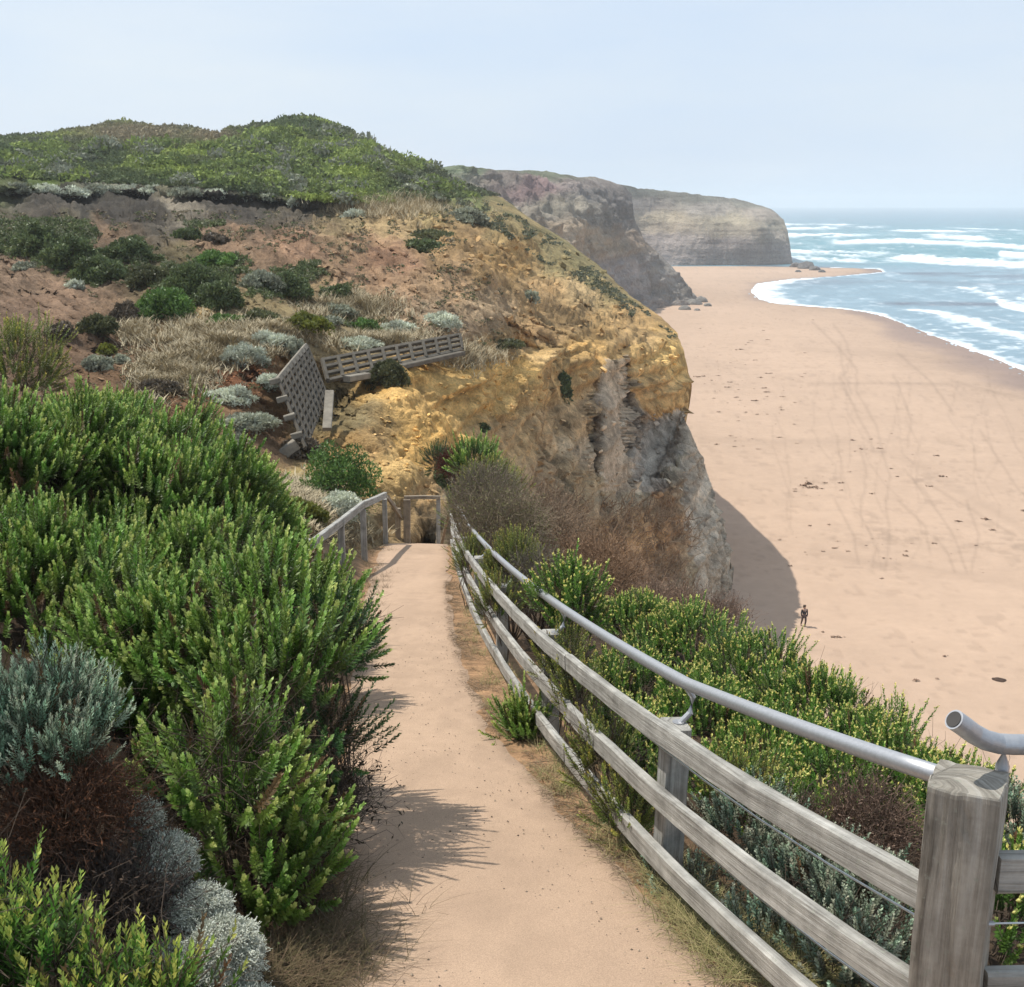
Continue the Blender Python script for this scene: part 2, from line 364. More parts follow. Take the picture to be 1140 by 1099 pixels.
def normals(P):
    du = np.gradient(P, axis=0); dv = np.gradient(P, axis=1)
    n = np.cross(du, dv); n /= np.linalg.norm(n, axis=-1, keepdims=True)+1e-9
    s_ = np.sign((n*P).sum(-1, keepdims=True)); return -n*np.where(s_ == 0, 1, s_)
def slope_at(px, py, off=0):
    Y = float(slope_depth(np.array([float(px)]), np.array([float(py)]))[0])-off
    return at(px, py, Y)
def build_hillside():
    an = np.array([a+b for a, b in ANC], float)
    NU, NV, NW = 760, 400, 16
    S = interp_poly(SIL, NU)
    sl_ = np.array(SIL, float); d = np.r_[0, np.cumsum(np.hypot(*(sl_[1:]-sl_[:-1]).T))]
    tpar = np.linspace(0, d[-1], NU)
    def par(p):
        i = np.argmin(np.hypot(S[:, 0]-p[0], S[:, 1]-p[1])); return tpar[i]
    ta = [par(a[:2]) for a in an]
    Bx = np.interp(tpar, ta, an[:, 2]); By = np.interp(tpar, ta, an[:, 3])
    # small roughness of the outline
    nrm = fbm(np.arange(NU)/9.0, np.zeros(NU), o=4, s=3)
    S[:, 1] += nrm*np.where(S[:, 0] < 500, 1.8, 1.2)
    S[:, 0] += np.where(S[:, 1] > 370, fbm(np.arange(NU)/6., np.ones(NU), o=4, s=4)*3.0, 0)
    v = np.linspace(0, 1, NV)**1.08
    px = S[:, 0:1]+(Bx[:, None]-S[:, 0:1])*v; py = S[:, 1:2]+(By[:, None]-S[:, 1:2])*v
    Y = slope_depth(px, py)
    a, b = ray(px, py)
    P = np.stack([a*Y, Y, b*Y], -1)
    fade = sst(0, .07, v)[None, :, None]*.88+.12
    P = P+normals(P)*slope_relief(px, py, P[..., 0], Y, P[..., 2])[..., None]*fade
    C = slope_colour(px, py)
    # streaks and beds of the rock itself
    c = cliffness(px, py)
    bed = fbm(P[..., 2]*2.2+P[..., 0]*.05, P[..., 1]*.03, o=4, s=51, g=.65)
    blot = fbm(P[..., 0]*.35, P[..., 1]*.35, P[..., 2]*.35, o=4, s=53)
    crk = sst(.55, .85, fbm(P[..., 0]*.9, P[..., 1]*.5, P[..., 2]*.35, o=4, s=54, ridge=True))
    C = C*(1+c*bed*.50+c*blot*.42-c*crk*.3)[..., None]
    rill = fbm((px*.55-py)/8, (px+py)/140, o=3, s=57)
    C = C*(1+(1-c)*(1-greenness(px, py))*(rill*.38+blot*.34))[..., None]
    # scrub patches: dull green where plants grow
    sp = fbm(P[..., 0]*.16, P[..., 1]*.1, P[..., 2]*.3, o=4, s=59)
    ridge_side = sst(30, 0, np.abs(py-(np.interp(px, [500,560,595,631,666,701,736], [208,232,256,278,306,337,362]))))*sst(500, 540, px)*sst(745, 730, px)
    g = np.clip(sst(-.05, .2, sp)*ridge_side*.5, 0, 1)[..., None]
    C = C*(1-g)+lin([98, 104, 66])*.8*g
    gg = greenness(px, py)[..., None]
    k = fbm(P[..., 0]*.07, P[..., 1]*.05, o=4, s=61)[..., None]
    C = C*(1-gg)+gg*C*(1+k*.5)
    # wrap round behind the outline
    e1 = P[:, 0]; rows = []; n = NU
    steep = np.clip(np.interp(S[:, 1]+0*tpar, [180, 330, 380], [.35, 2.2, 7]), .2, 9)
    steep = np.where(S[:, 0] < 495, .22, steep)
    dirx = e1[:, 0]/np.maximum(e1[:, 1], 1)
    for k in range(1, NW+1):
        dd = (k/NW)**1.6*np.where(S[:, 0] < 495, 90, np.clip((e1[:, 2]-BZ+4)/steep, 1, 60))
        q = e1.copy(); q[:, 1] += dd; q[:, 0] += dd*dirx; q[:, 2] -= dd*steep*(.35+.65*k/NW)
        q[:, 0] += fbm(q[:, 1]*.2, q[:, 2]*.2, o=3, s=8)*.5*min(1, k/3)
        rows.append(q)
    Pw = np.stack(rows[::-1], 1); Cw = np.repeat(C[:, :1], NW, 1)
    PP = np.concatenate([Pw, P], 1); CC = np.concatenate([Cw, C], 1)
    o = mesh('hillside', PP.reshape(-1, 3), grid_faces(NU, NV+NW), mat_terrain('slope_ground', 1.0, .8, stain=.6, dist=.25), CC.reshape(-1, 3))
    tag(o, 'eroded hillside and yellow cliff across the gully', kind='structure')
    return PP.reshape(-1, 3), grid_faces(NU, NV+NW)
from mathutils.bvhtree import BVHTree
_hv, _hf = build_hillside()
HB = BVHTree.FromPolygons(_hv.tolist(), _hf.tolist())
def surf(px, py):
    a, b = ray(px, py); d = Vector((float(a), 1, float(b))).normalized()
    h = HB.ray_cast(Vector((0, 0, 0)), d, 500)
    return (h[0], h[1]) if h[0] else (None, None)
def surf_many(PX, PY):
    P, Nn, K = [], [], []
    for i, (x, y) in enumerate(zip(PX, PY)):
        p, n = surf(x, y)
        if p: P.append(p[:]); Nn.append(n[:] if n.dot(p) < 0 else (-n)[:]); K.append(i)
    return np.array(P), np.array(Nn), np.array(K, int)

# ------------------------------------------------------------ the two farther headlands
def far_head(name, label, sil, base, DCf, seeds, amp, NU=260, NV=150, seed=0, cliffy=None):
    dc = np.array(DCf, float); f = tps(dc[:, :2], np.log(dc[:, 2]))
    S = interp_poly(sil, NU); B = interp_poly(base, NU)
    S[:, 1] += fbm(np.arange(NU)/7., np.zeros(NU)+seed, o=4, s=3+seed)*1.3
    v = np.linspace(0, 1, NV)
    px = S[:, 0:1]+(B[:, 0:1]-S[:, 0:1])*v; py = S[:, 1:2]+(B[:, 1:2]-S[:, 1:2])*v
    Y = np.exp(f(px, py)); a, b = ray(px, py); X, Z = a*Y, b*Y
    P = np.stack([a*Y, Y, b*Y], -1)
    P = P+normals(P)*(amp*(fbm(X/26, Y/26, Z/18, o=6, s=90+seed, ridge=True, g=.55)*.45+.18*fbm(X/9, Y/9, Z/1.5, o=4, s=95+seed)+.25*fbm(X/5, Y/5, Z/40, o=4, s=94+seed, ridge=True)))[..., None]*(sst(0, .16, v)[None, :, None]*.9+.1)
    num = 0; den = 0
    qx = px+fbm(px/16, py/8, s=5)*8; qy = py+fbm(px/16, py/8, s=6)*4
    for s in seeds:
        w = (((qx-s[0])*.6)**2+((qy-s[1])*2)**2+12)**-2.
        num = num+w[..., None]*lin(s[2:5]); den = den+w
    C = num/den[..., None]; C = (C*.8+C.mean(-1, keepdims=True)*.2)*np.array([1.0, .98, .98])*1.42*(1+.30*fbm(P[..., 2]/1.6, P[..., 0]/60, o=3, s=97+seed)+.35*fbm(X/12, Z/12, Y/12, o=5, s=98+seed))[..., None]
    e = P[:, 0]; rows = []
    for k in range(1, 9):
        dd = (k/8)**1.5*150; q = e.copy(); q[:, 1] += dd; q[:, 0] += dd*e[:, 0]/e[:, 1]; q[:, 2] -= dd*.3; rows.append(q)
    e2 = P[-1]
    PP = np.concatenate([np.stack(rows[::-1], 1), P], 1); CC = np.concatenate([np.repeat(C[:, :1], 8, 1), C], 1)
    # right end turns the corner and runs back
    cols = []
    for k in range(1, 7):
        q = PP[-1].copy(); dd = k*k*3.0; q[:, 1] += dd; q[:, 0] += dd*q[:, 0]/np.maximum(q[:, 1], 1)-.0*dd; q[:, 2] -= 0; cols.append(q)
    PP = np.concatenate([PP, np.stack(cols, 0)], 0); CC = np.concatenate([CC, np.repeat(CC[-1:], 6, 0)], 0)
    o = mesh(name, PP.reshape(-1, 3), grid_faces(PP.shape[0], PP.shape[1]), mat_terrain(name+'_rock', .12, .8, stain=.4, dist=.25), np.clip(CC, .01, 1).reshape(-1, 3))
    tag(o, label, kind='structure')
far_head('far_cliff', 'grey brown gullied cliff behind the near headland',
 [(440,192),(490,188),(505,185),(540,189),(575,191),(600,190),(640,197),(662,198),(680,203),(696,208),(703,216),(706,245),(718,270),(738,287),(752,303),(766,318),(770,330),(778,346)],
 [(440,250),(490,260),(530,280),(560,300),(590,320),(620,340),(650,360),(680,375),(700,380),(715,380),(725,378),(735,374),(745,370),(752,366),(758,362),(764,358),(770,355),(776,354)],
 [(440,192,260),(440,250,200),(500,188,270),(500,240,225),(560,191,330),(560,240,255),(640,197,385),(640,240,320),(640,300,290),(696,208,420),(690,250,385),(690,300,350),(700,340,345),(720,290,385),(738,287,400),(752,303,398),(745,340,378),(766,318,398),(778,346,384),(700,380,320),(760,360,366)],
 [(520,190,106,118,88),(600,196,112,118,92),(560,200,122,112,102),(600,215,132,108,104),(640,212,124,114,106),(660,225,112,108,102),(620,235,134,126,108),(660,250,124,118,106),(640,260,162,142,114),(690,225,112,106,100),(690,250,120,112,102),(670,275,150,132,106),(700,270,150,130,108),(700,300,142,132,124),(730,300,132,126,116),(750,330,130,124,114),(690,330,140,130,122),(715,340,134,126,118)], 7, seed=1)
far_head('headland', 'flat topped banded headland running out to the sea',
 [(640,203),(700,206),(712,210),(745,213),(780,217),(820,222),(845,228),(862,235),(872,244),(877,258),(880,278),(883,299)],
 [(640,302),(690,302),(720,302),(750,302),(780,301),(810,301),(835,300),(850,300),(862,300),(870,300),(877,300),(884,300)],
 [(640,205,620),(700,207,650),(780,217,665),(845,228,690),(872,244,680),(877,258,660),(640,300,610),(740,300,625),(800,300,630),(860,300,638),(884,299,640),(700,245,640),(780,245,642),(850,245,648),(830,235,668),(740,230,655)],
 [(660,208,100,108,92),(720,212,112,112,98),(780,218,108,108,96),(840,227,118,116,102),(720,228,140,130,118),(790,232,134,126,114),(850,238,140,130,116),(740,243,166,152,124),(810,247,162,150,122),(870,252,146,138,118),(740,254,150,136,114),(810,257,148,136,114),(860,262,140,130,114),(740,268,136,126,118),(810,272,136,126,118),(870,280,136,126,118),(740,292,128,120,114),(810,292,128,120,114)], 2.6, NU=300, NV=170, seed=2)

# ------------------------------------------------------------ beach and sea
SHORE = [(1500,560),(1300,480),(1200,436),(1140,413),(1110,400),(1080,389),(1040,374),(1000,358),(978,350),(955,346),(930,343),(900,341),(865,338),(845,333),(836,324),(843,316),(880,311),(930,308),(985,303),(978,299),(930,298),(884,297)]
SEAPOLY = SHORE+[(700,296.5),(700,200),(2500,200),(2500,1200)]
def shore_sd(px, py):
    """pixel-space signed distance with rows weighted; > 0 on land"""
    # world distance is what matters
    a, b = ray(px, py); Y = BZ/b; X = a*Y
    pts = [tuple(np.array(at_z(x, y, BZ))[:2]) for x, y in SHORE]
    d = seg_d(X, Y, pts)
    return np.where(poly_in(px, py, SEAPOLY), -d, d)
def polyY(px, pts):
    p = np.array(pts, float); return np.interp(px, p[:, 0], p[:, 1])
def build_beach():
    px = np.arange(560, 1520, 2.0); py = np.r_[np.arange(290, 420, 1.2), np.arange(420, 1130, 2.2)]
    PX, PY = np.meshgrid(px, py, indexing='ij'); a, b = ray(PX, PY); Y = BZ/b; X = a*Y
    sd = shore_sd(PX, PY)
    z = BZ+np.where(sd > 0, np.minimum(.03*sd, .9)*.35, np.maximum(.05*sd, -1.2))
    z += fbm(X/7, Y/7, o=3, s=111)*.07*sst(0, 12, sd)+fbm(X/1.1, Y/1.1, o=3, s=112)*.02*sst(0, 6, sd)
    base = lin([207, 179, 155])*.70
    pink = fbm(X/30, Y/30, o=3, s=113)
    C = base*(1+.07*pink[..., None])*np.array([1, .985, .97])
    C = C*(1+.05*fbm(X/2.0, Y/2.0, o=4, s=114))[..., None]
    # damp drift lines
    def line(pts, w, k):
        nonlocal C
        wob = fbm(X/5, Y/5, o=2, s=115)*2
        d = seg_d(PX+wob, PY+wob, pts)
        C = C*(1-k*np.exp(-(d/w)**2))[..., None]
    for pts in ([(928,362),(940,378),(948,400),(937,425),(950,455),(968,490),(972,505)], [(905,360),(930,385),(952,410),(955,440),(975,475),(982,505),(990,530),(985,560)],
                [(957,500),(965,530),(958,560),(960,590)], [(935,385),(938,412),(948,440)], [(995,420),(1015,470),(1010,500)], [(1000,395),(1035,425),(1060,460)],
                [(1010,530),(1035,560),(1062,600),(1075,640)], [(1030,540),(1080,570),(1130,600)], [(1090,480),(1115,520),(1135,550)], [(985,560),(990,600),(985,640)],
                [(1060,425),(1100,436),(1140,444)], [(900,430),(960,428),(1060,430)], [(930,560),(950,600),(955,630)], [(1075,560),(1090,600),(1080,640)], [(1000,560),(1030,590),(1035,620)], [(965,590),(975,615),(970,635)],
                [(1040,600),(1055,620),(1062,640)]):
        line(pts, 1.7, .13)
    for pts in ([(782,490),(860,496),(940,494),(1020,520),(1060,545),(1120,580),(1150,600)], [(905,615),(960,630),(1010,632),(1080,645),(1140,655)], [(890,390),(960,395),(1050,400)]):
        line(pts, 5, .075)
    rs = np.random.RandomState(77)
    for k in range(16):
        x0, y0 = 860+rs.rand()*260, 380+rs.rand()*120; pts = [(x0, y0)]
        for j in range(6): pts.append((pts[-1][0]+rs.randn()*9+3, pts[-1][1]+14+rs.rand()*16))
        line(pts, 1.2, .085)
    tramp = sst(.05, .5, fbm(X/6, Y/9, o=2, s=116))*sst(-40, 10, PX-930)*sst(650, 600, PY)*sst(470, 520, PY)
    C = C*(1-.20*tramp*sst(-.1, .4, fbm(X/.9, Y/.9, o=3, s=117)))[..., None]
    ft = vn(X*1.6, Y*1.3, s=131)*vn(X*.35, Y*.3, s=132); C = C*(1-.10*sst(.12, .4, ft))[..., None]
    C = C*(1+.035*fbm(X/60, Y/3.5, o=3, s=133)+.03*fbm(X/4, Y/12, o=3, s=134))[..., None]
    z = z-.03*sst(.15, .4, ft)
    wet = sst(15, 5, sd+fbm(X/14, Y/14, o=2, s=118)*4+8*sst(1000, 900, PX))
    damp = sst(34, 4, sd+fbm(X/20, Y/20, o=3, s=119)*10)
    C = C*(1-.10*damp)[..., None]*(1-wet[..., None]*(1-np.array([.66, .68, .78])))
    P = np.stack([X, Y, z], -1)
    m = mat_terrain('beach_sand', .9, .35, rough=.8, stain=.07, dist=.04)
    o = mesh('beach', P.reshape(-1, 3), grid_faces(len(px), len(py)), m, np.clip(C, .01, 1).reshape(-1, 3))
    tag(o, 'wide flat pinkish sand beach below the cliffs', kind='structure')
    # lowest ground under everything, just below beach and water
    g = np.array([(-1400, -50, BZ-.9), (9000, -50, BZ-.9), (9000, 8500, BZ-.9), (-1400, 8500, BZ-.9)])
    cc = np.tile(lin([205, 172, 146])*.7, (4, 1))
    o = mesh('ground', g, np.array([[0, 1, 2, 3]]), m, cc); tag(o, 'sand ground below the cliffs and sea bed', kind='structure')
def build_sea():
    px = np.arange(540, 1700, 1.8); py = np.r_[np.arange(231, 262, .45), np.arange(262, 420, .8), np.arange(420, 620, 3)]
    PX, PY = np.meshgrid(px, py, indexing='ij'); a, b = ray(PX, PY); Y = BZ/b; X = a*Y
    sd = shore_sd(PX, PY)
    n1 = fbm(PX/60, PY/5, o=4, s=121, g=.6); n2 = fbm(PX/22, PY/2.6, o=4, s=122, g=.6); n3 = fbm(PX/9, PY/1.7, o=3, s=123)
    foam = np.zeros_like(PX)
    def streak(pts, h, k=1.0, rag=.5, x0=-1e4, x1=1e4, fd=25):
        """breaker crest with white water trailing above or below it"""
        nonlocal foam
        c = polyY(PX, pts)+n1*1.2; d = PY-c
        m = np.where(d < 0, np.exp(-(d/(h[0]))**2), np.exp(-(d/h[1])**2))
        m = m*sst(x0-fd, x0+fd, PX)*sst(x1+fd, x1-fd, PX)
        foam = np.maximum(foam, m*k*np.clip(1+rag*(n2*1.4+n3*.7), 0, 1.3))
    streak([(860,250),(1140,252)], (.8, 1.2), .8, 1.0, 780, 955)
    streak([(870,255),(1000,252)], (1.5, 2.5), .75, .9, 780, 980)
    streak([(990,257),(1140,258)], (.9, 1.6), 1.1, .5, 988, 1090)
    streak([(870,262),(960,262),(1030,262)], (2, 3.0), .9, .9, 780, 960)
    streak([(990,259),(1060,263),(1105,266)], (2, 5), 1.05, .5, 1030, 1100, 14)
    streak([(925,271),(1000,269),(1060,271),(1140,276),(1300,280)], (3.0, 2.6), 1.15, .45, 930, 1500)
    streak([(1060,254),(1140,257),(1400,262)], (.7, .9), .7, .7, 1060, 1400)
    streak([(870,271),(925,272)], (2, 2), .6, 1.1, 780, 900)
    streak([(870,281),(960,283),(1000,284),(1100,286)], (3.5, 4), .85, .9, 780, 990)
    streak([(950,287),(1040,291),(1140,297),(1400,310)], (7, 3.2), 1.05, .45, 985, 1500)
    streak([(870,288),(950,290),(1000,292)], (3, 3), .8, .8, 780, 960)
    streak([(1108,282),(1140,285),(1300,292)], (3.0, 5), 1.3, .2, 1112, 1400, 4)
    streak([(1062,320),(1082,322),(1100,318)], (1.2, 1.5), .9, .6, 1064, 1090, 6)
    streak([(1062,322),(1100,330),(1112,338),(1140,344),(1300,362)], (16, 2), .8, .75, 1090, 1500, 22)
    streak([(1110,339),(1140,346),(1300,364)], (3, 1.6), 1.2, .25, 1112, 1500, 4)
    # shallow lacy water inside the reef
    lace = sst(.02, .5, n2*.7+n3*.6+.10)*.55
    lace2 = sst(.0, .45, fbm(X/9, Y/26, o=4, s=129, ridge=True, g=.6)-.1+.5*n2)*.7
    foam = np.maximum(foam, lace2*sst(250, 262, PY)*sst(298, 290, PY)*.45)
    foam = np.maximum(foam, lace2*.6*sst(344, 356, PY)*sst(960, 1010, PX))
    band = sst(296, 304, PY)*(1-sst(-2, 0, sd))
    foam = np.maximum(foam, band*lace*.55)
    foam = np.maximum(foam, lace*.95*sst(348, 362, PY-(PX-960)*.05)*sst(955, 1000, PX)*(sd < 0))
    # swash along the sand, wider inside the small bay
    wide = 4.0+17*sst(930, 850, PX)*sst(300, 318, PY)
    s2 = -sd+fbm(X/16, Y/16, o=3, s=124)*4
    edge = sst(wide, wide*.15, s2)*np.clip(1.0-.35*sst(3, 14, s2)*(1-lace2), 0, 1)*(sd < 1)*sst(-3, -1, -s2*-1)
    foam = np.maximum(foam, np.clip(edge*(1.05+.5*n2), 0, 1))
    edge2 = np.exp(-((s2-20-6*n1)/4.0)**2)*sst(960, 1010, PX)*(PY > 344)
    foam = np.maximum(foam, edge2*np.clip(.95+.6*n3, 0, 1))
    n4 = fbm(PX/5, PY/1.1, o=3, s=126); n5 = fbm(PX/34, PY/2.2, o=5, s=127, g=.65)
    n6 = fbm(PX/2.6, PY/.7, o=2, s=128)
    foam = sst(.06, 1.08, foam*1.02+(n5*.42+n4*.20+n6*.08)*np.clip(foam*3, 0, 1))
    foam = foam*(sd < 3)*.97
    deep = lin([46, 108, 134]); mid = lin([74, 146, 156]); shal = lin([140, 172, 186]); reef = lin([118, 128, 148])
    t = sst(232, 268, PY)[..., None]; C = deep*(1-t)+mid*t
    t = sst(285, 304, PY)[..., None]; C = C*(1-t)+shal*t
    rf = (sst(-.1, .5, fbm(PX/70, PY/3.2, o=4, s=125))*sst(290, 297, PY)*sst(330, 300, PY)*.8
          +np.exp(-((PY-338-(PX-1000)*.008)/2.2)**2)*sst(960, 1010, PX)*sst(1130, 1110, PX)*1.1*np.clip(.8+n2, 0, 1))
    rf = np.clip(rf, 0, .9)[..., None]; C = C*(1-rf)+reef*.55*rf
    C = C*(1+.16*n2+.1*n3)[..., None]*.66
    C = C*(1-foam[..., None])+np.array([.74, .78, .80])*foam[..., None]
    z = BZ+foam*(.9+.5*n4)*sst(-30, -150, sd)+.5*n1*sst(-60, -300, sd)+.05*foam*n4*(sd < -2)
    C = C*(1-.10*foam[..., None]*np.clip(.5-n4, 0, 1)[..., None]*np.array([1.2, 1, .85]))  # shadow in the foam hollows, painted into the colour
    P = np.stack([X, Y, z], -1)
    m, nt, N = nodes('sea_water'); L = nt.links.new
    out = N('ShaderNodeOutputMaterial'); bs = N('ShaderNodeBsdfPrincipled'); at_ = N('ShaderNodeAttribute', attribute_name='Col')
    L(at_.outputs['Color'], bs.inputs['Base Color'])
    mr = N('ShaderNodeMapRange', i_1=0.0, i_2=1.0, i_3=.32, i_4=.9); L(at_.outputs['Alpha'], mr.inputs[0]); L(mr.outputs[0], bs.inputs['Roughness'])
    bs.inputs['Specular IOR Level'].default_value = .18
    g = N('ShaderNodeNewGeometry'); mp = N('ShaderNodeMapping'); mp.inputs['Scale'].default_value = (.12, .35, 1); L(g.outputs['Position'], mp.inputs[0])
    n = N('ShaderNodeTexNoise', i_Scale=1.0, i_Detail=6.0, i_Roughness=.6); L(mp.outputs[0], n.inputs['Vector'])
    bp = N('ShaderNodeBump', i_Strength=.8, i_Distance=.5); L(n.outputs['Fac'], bp.inputs['Height']); L(bp.outputs[0], bs.inputs['Normal'])
    L(bs.outputs[0], out.inputs[0])
    o = mesh('sea', P.reshape(-1, 3), grid_faces(len(px), len(py)), m, np.concatenate([C, foam[..., None]], -1).reshape(-1, 4))
    tag(o, 'blue green ocean with rows of white surf', kind='structure')
build_beach(); build_sea()
haze_box()
# ------------------------------------------------------------ fence line (from the top edge of the top rail)
TOPR = [(1029,976),(860,879),(745,806),(658,749),(605,708),(558,650),(529,623),(516,594),(509,573)]
_f = np.array([at_ramp(x, y+3, .88) for x, y in TOPR])
_f[-1] = [-1.42, 26.5, 0]; _f[-2] = [-1.05, 20.5, 0]; 
fY = _f[:, 1]; fX = _f[:, 0]
print('fence', np.round(_f, 2).tolist())
_pf = np.polyfit(np.log(fY), fX, 3); print('fence residuals', np.round(np.polyval(_pf, np.log(fY))-fX, 3).tolist())
def fenceX(Y): return np.polyval(_pf, np.log(np.clip(Y, 2.0, 28)))
EL = np.array([(-5,-.1),(0,-.42),(3,-.62),(4.08,-.70),(6.45,-1.0),(9,-1.3),(14,-1.9),(20,-2.5),(27.7,-3.15),(40,-4.2)])
def pathL(Y): return np.interp(Y, EL[:, 0], EL[:, 1])
def pathR(Y): return fenceX(Y)-np.interp(Y, [0,5,8,10,13,17,22,28], [.1,.1,.28,.32,.30,.22,.12,.08])
def ground_z(X, Y, fine=True):
    X = np.asarray(X, float); Y = np.asarray(Y, float)
    z = rampz(np.minimum(Y, 27.7))-.75*np.maximum(Y-27.7, 0)
    z = np.where(Y < .8, rampz(.8)+.0*Y, z)
    lip = np.interp(Y, [0,8,14,18,24,30], [2.9,3.0,2.9,2.2,1.2,.7])
    dr = np.maximum(X-fenceX(Y)-.1, 0)
    z = z-.16*dr-1.25*np.maximum(dr-lip, 0)
    dl = np.maximum(pathL(Y)-X-.15, 0)
    z = z+.42*np.minimum(dl, 3.4)+.12*np.maximum(dl-3.4, 0)*np.minimum(1, 1)
    if fine:
        k = np.clip(np.maximum(dr, dl)*2, .1, 1)
        z = z+k*(.10*fbm(X*.9, Y*.9, o=4, s=201)+.05*fbm(X*4, Y*4, o=3, s=202))
    return z
def near_at(px, py):
    """where the sight line through a pixel meets the near ground"""
    a, b = ray(px, py); Y = 1.5
    for i in range(4000):
        if b*Y < ground_z(a*Y, Y, False): break
        Y += .02
    return Vector((float(a*Y), float(Y), float(ground_z(a*Y, Y))))
def build_near():
    x = np.r_[np.arange(-22, -8, .3), np.arange(-8, 6, .07), np.arange(6, 30, .5)]; y = np.r_[np.arange(-4, 16, .08), np.arange(16, 36, .16)]
    X, Y = np.meshgrid(x, y, indexing='ij'); Z = np.maximum(ground_z(X, Y), BZ-1)
    cut = Y > 27.7
    Z = np.where(X < -3.3, Z-np.maximum(Y-24, 0)*.25, Z)
    soil = lin([92, 76, 60])*.62; sand = lin([186, 148, 112])*.66; litter = lin([66, 53, 41])*.62
    dpath = np.maximum(pathL(Y)-X, X-fenceX(Y)-.15)
    t = sst(.0, .45, dpath+.12*fbm(X*3, Y*3, o=3, s=203))[..., None]
    k = sst(-.3, .4, fbm(X*2.1, Y*2.1, o=4, s=204))[..., None]
    C = sand*(1-t)+(soil*(1-k)+litter*k)*t
    C = np.where((X > fenceX(Y))[..., None], C, C)
    v = sst(.0, -.1, X-pathR(Y)-.30)[..., None]*0
    C = C*(1+.3*fbm(X*9, Y*9, o=3, s=205))[..., None]
    o = mesh('near_ground', np.stack([X, Y, Z], -1).reshape(-1, 3), grid_faces(len(x), len(y)), mat_terrain('near_soil', 5, .6, stain=.5, dist=.06), np.clip(C, .01, 1).reshape(-1, 3))
    tag(o, 'sandy soil bank either side of the path', kind='structure')
    # the path
    y = np.r_[np.arange(-2, 12, .05), np.arange(12, 27.9, .1), np.array([28.1, 28.6, 29.4])]; u = np.linspace(0, 1, 70)
    Y, U = np.meshgrid(y, u, indexing='ij')
    L_ = pathL(Y)-.03+.07*fbm(Y*1.3, 0*Y, o=4, s=206); R_ = pathR(Y)+.02+.10*fbm(Y*1.6, 0*Y+9, o=4, s=207)
    X = L_+(R_-L_)*U
    Z = ground_z(X, Y, False)+.03-.05*np.abs(U-.5)**3*4+.006*fbm(X*3, Y*3, o=4, s=208)+.012*fbm(X*.7, Y*.7, o=2, s=209)
    C = lin([204, 174, 147])*.70*(1+.06*fbm(X*1.2, Y*.8, o=4, s=210)+.05*fbm(X*14, Y*14, o=2, s=212))[..., None]
    C = C*(1-.10*sst(.1, .5, fbm(X*1.0, Y*.6, o=4, s=213))-.08*sst(.1, .6, vn(X*9, Y*5, s=214)*.6+vn(X*1.4, Y, s=215)*.6)+.06*sst(0, .5, fbm(X*2.6, Y*.35, o=3, s=216)))[..., None]
    e = sst(.12, 0, np.minimum(U, 1-U)+.05*fbm(X*5, Y*5, o=3, s=211))[..., None]
    C = C*(1-e*.2)
    m, nt, N = nodes('compacted_sand_path'); Lk = nt.links.new
    out = N('ShaderNodeOutputMaterial'); bs = N('ShaderNodeBsdfPrincipled', i_Roughness=.92); bs.inputs['Specular IOR Level'].default_value = .15
    at_ = N('ShaderNodeAttribute', attribute_name='Col'); g = N('ShaderNodeNewGeometry')
    n = N('ShaderNodeTexNoise', i_Scale=160.0, i_Detail=3.0, i_Roughness=.8); n2 = N('ShaderNodeTexVoronoi', i_Scale=75.0)
    Lk(g.outputs['Position'], n.inputs['Vector']); Lk(g.outputs['Position'], n2.inputs['Vector'])
    mr = N('ShaderNodeMapRange', i_1=.3, i_2=.7, i_3=.72, i_4=1.28); Lk(n.outputs['Fac'], mr.inputs[0])
    mr2 = N('ShaderNodeMapRange', i_1=.0, i_2=.25, i_3=.72, i_4=1.0); Lk(n2.outputs['Distance'], mr2.inputs[0])
    mu = N('ShaderNodeMath', operation='MULTIPLY'); Lk(mr.outputs[0], mu.inputs[0]); Lk(mr2.outputs[0], mu.inputs[1])
    vm = N('ShaderNodeVectorMath', operation='SCALE'); Lk(at_.outputs['Color'], vm.inputs[0]); Lk(mu.outputs[0], vm.inputs['Scale']); Lk(vm.outputs[0], bs.inputs['Base Color'])
    bp = N('ShaderNodeBump', i_Strength=.5, i_Distance=.006); Lk(n.outputs['Fac'], bp.inputs['Height']); Lk(bp.outputs[0], bs.inputs['Normal'])
    Lk(bs.outputs[0], out.inputs[0])
    o = mesh('path', np.stack([X, Y, Z], -1).reshape(-1, 3), grid_faces(len(y), len(u)), m, C.reshape(-1, 3))
    tag(o, 'sloping sandy footpath leading down to the steps', kind='structure')
build_near()

# ------------------------------------------------------------ timber
WOOD = mat_wood('weathered_grey_timber', (.14, .13, .112), (.34, .325, .29), (.50, .485, .44), bump=.7)
WOODB = mat_wood('weathered_brown_timber', (.13, .10, .07), (.27, .215, .155), (.42, .36, .28))
STEEL = mat_plain('galvanised_steel', (.45, .45, .455), rough=.45, metal=.7, noise=.1, scale=60, bump=.05)
WIRE = mat_plain('wire_steel', (.5, .5, .48), rough=.4, metal=.8)
DARK = mat_plain('pipe_mouth_shade', (.05, .045, .04), rough=.8)
RUST = mat_plain('rusty_bolt', (.16, .08, .04), rough=.8)
def fpt(Y, h, off=0.0):
    """a point on the fence line at ramp height h, off metres outwards"""
    x = float(fenceX(Y)); x2 = float(fenceX(Y+.05)); t = Vector((x2-x, .05, 0)).normalized()
    n = Vector((t.y, -t.x, 0))
    return Vector((x, Y, float(rampz(Y))+h))+n*off
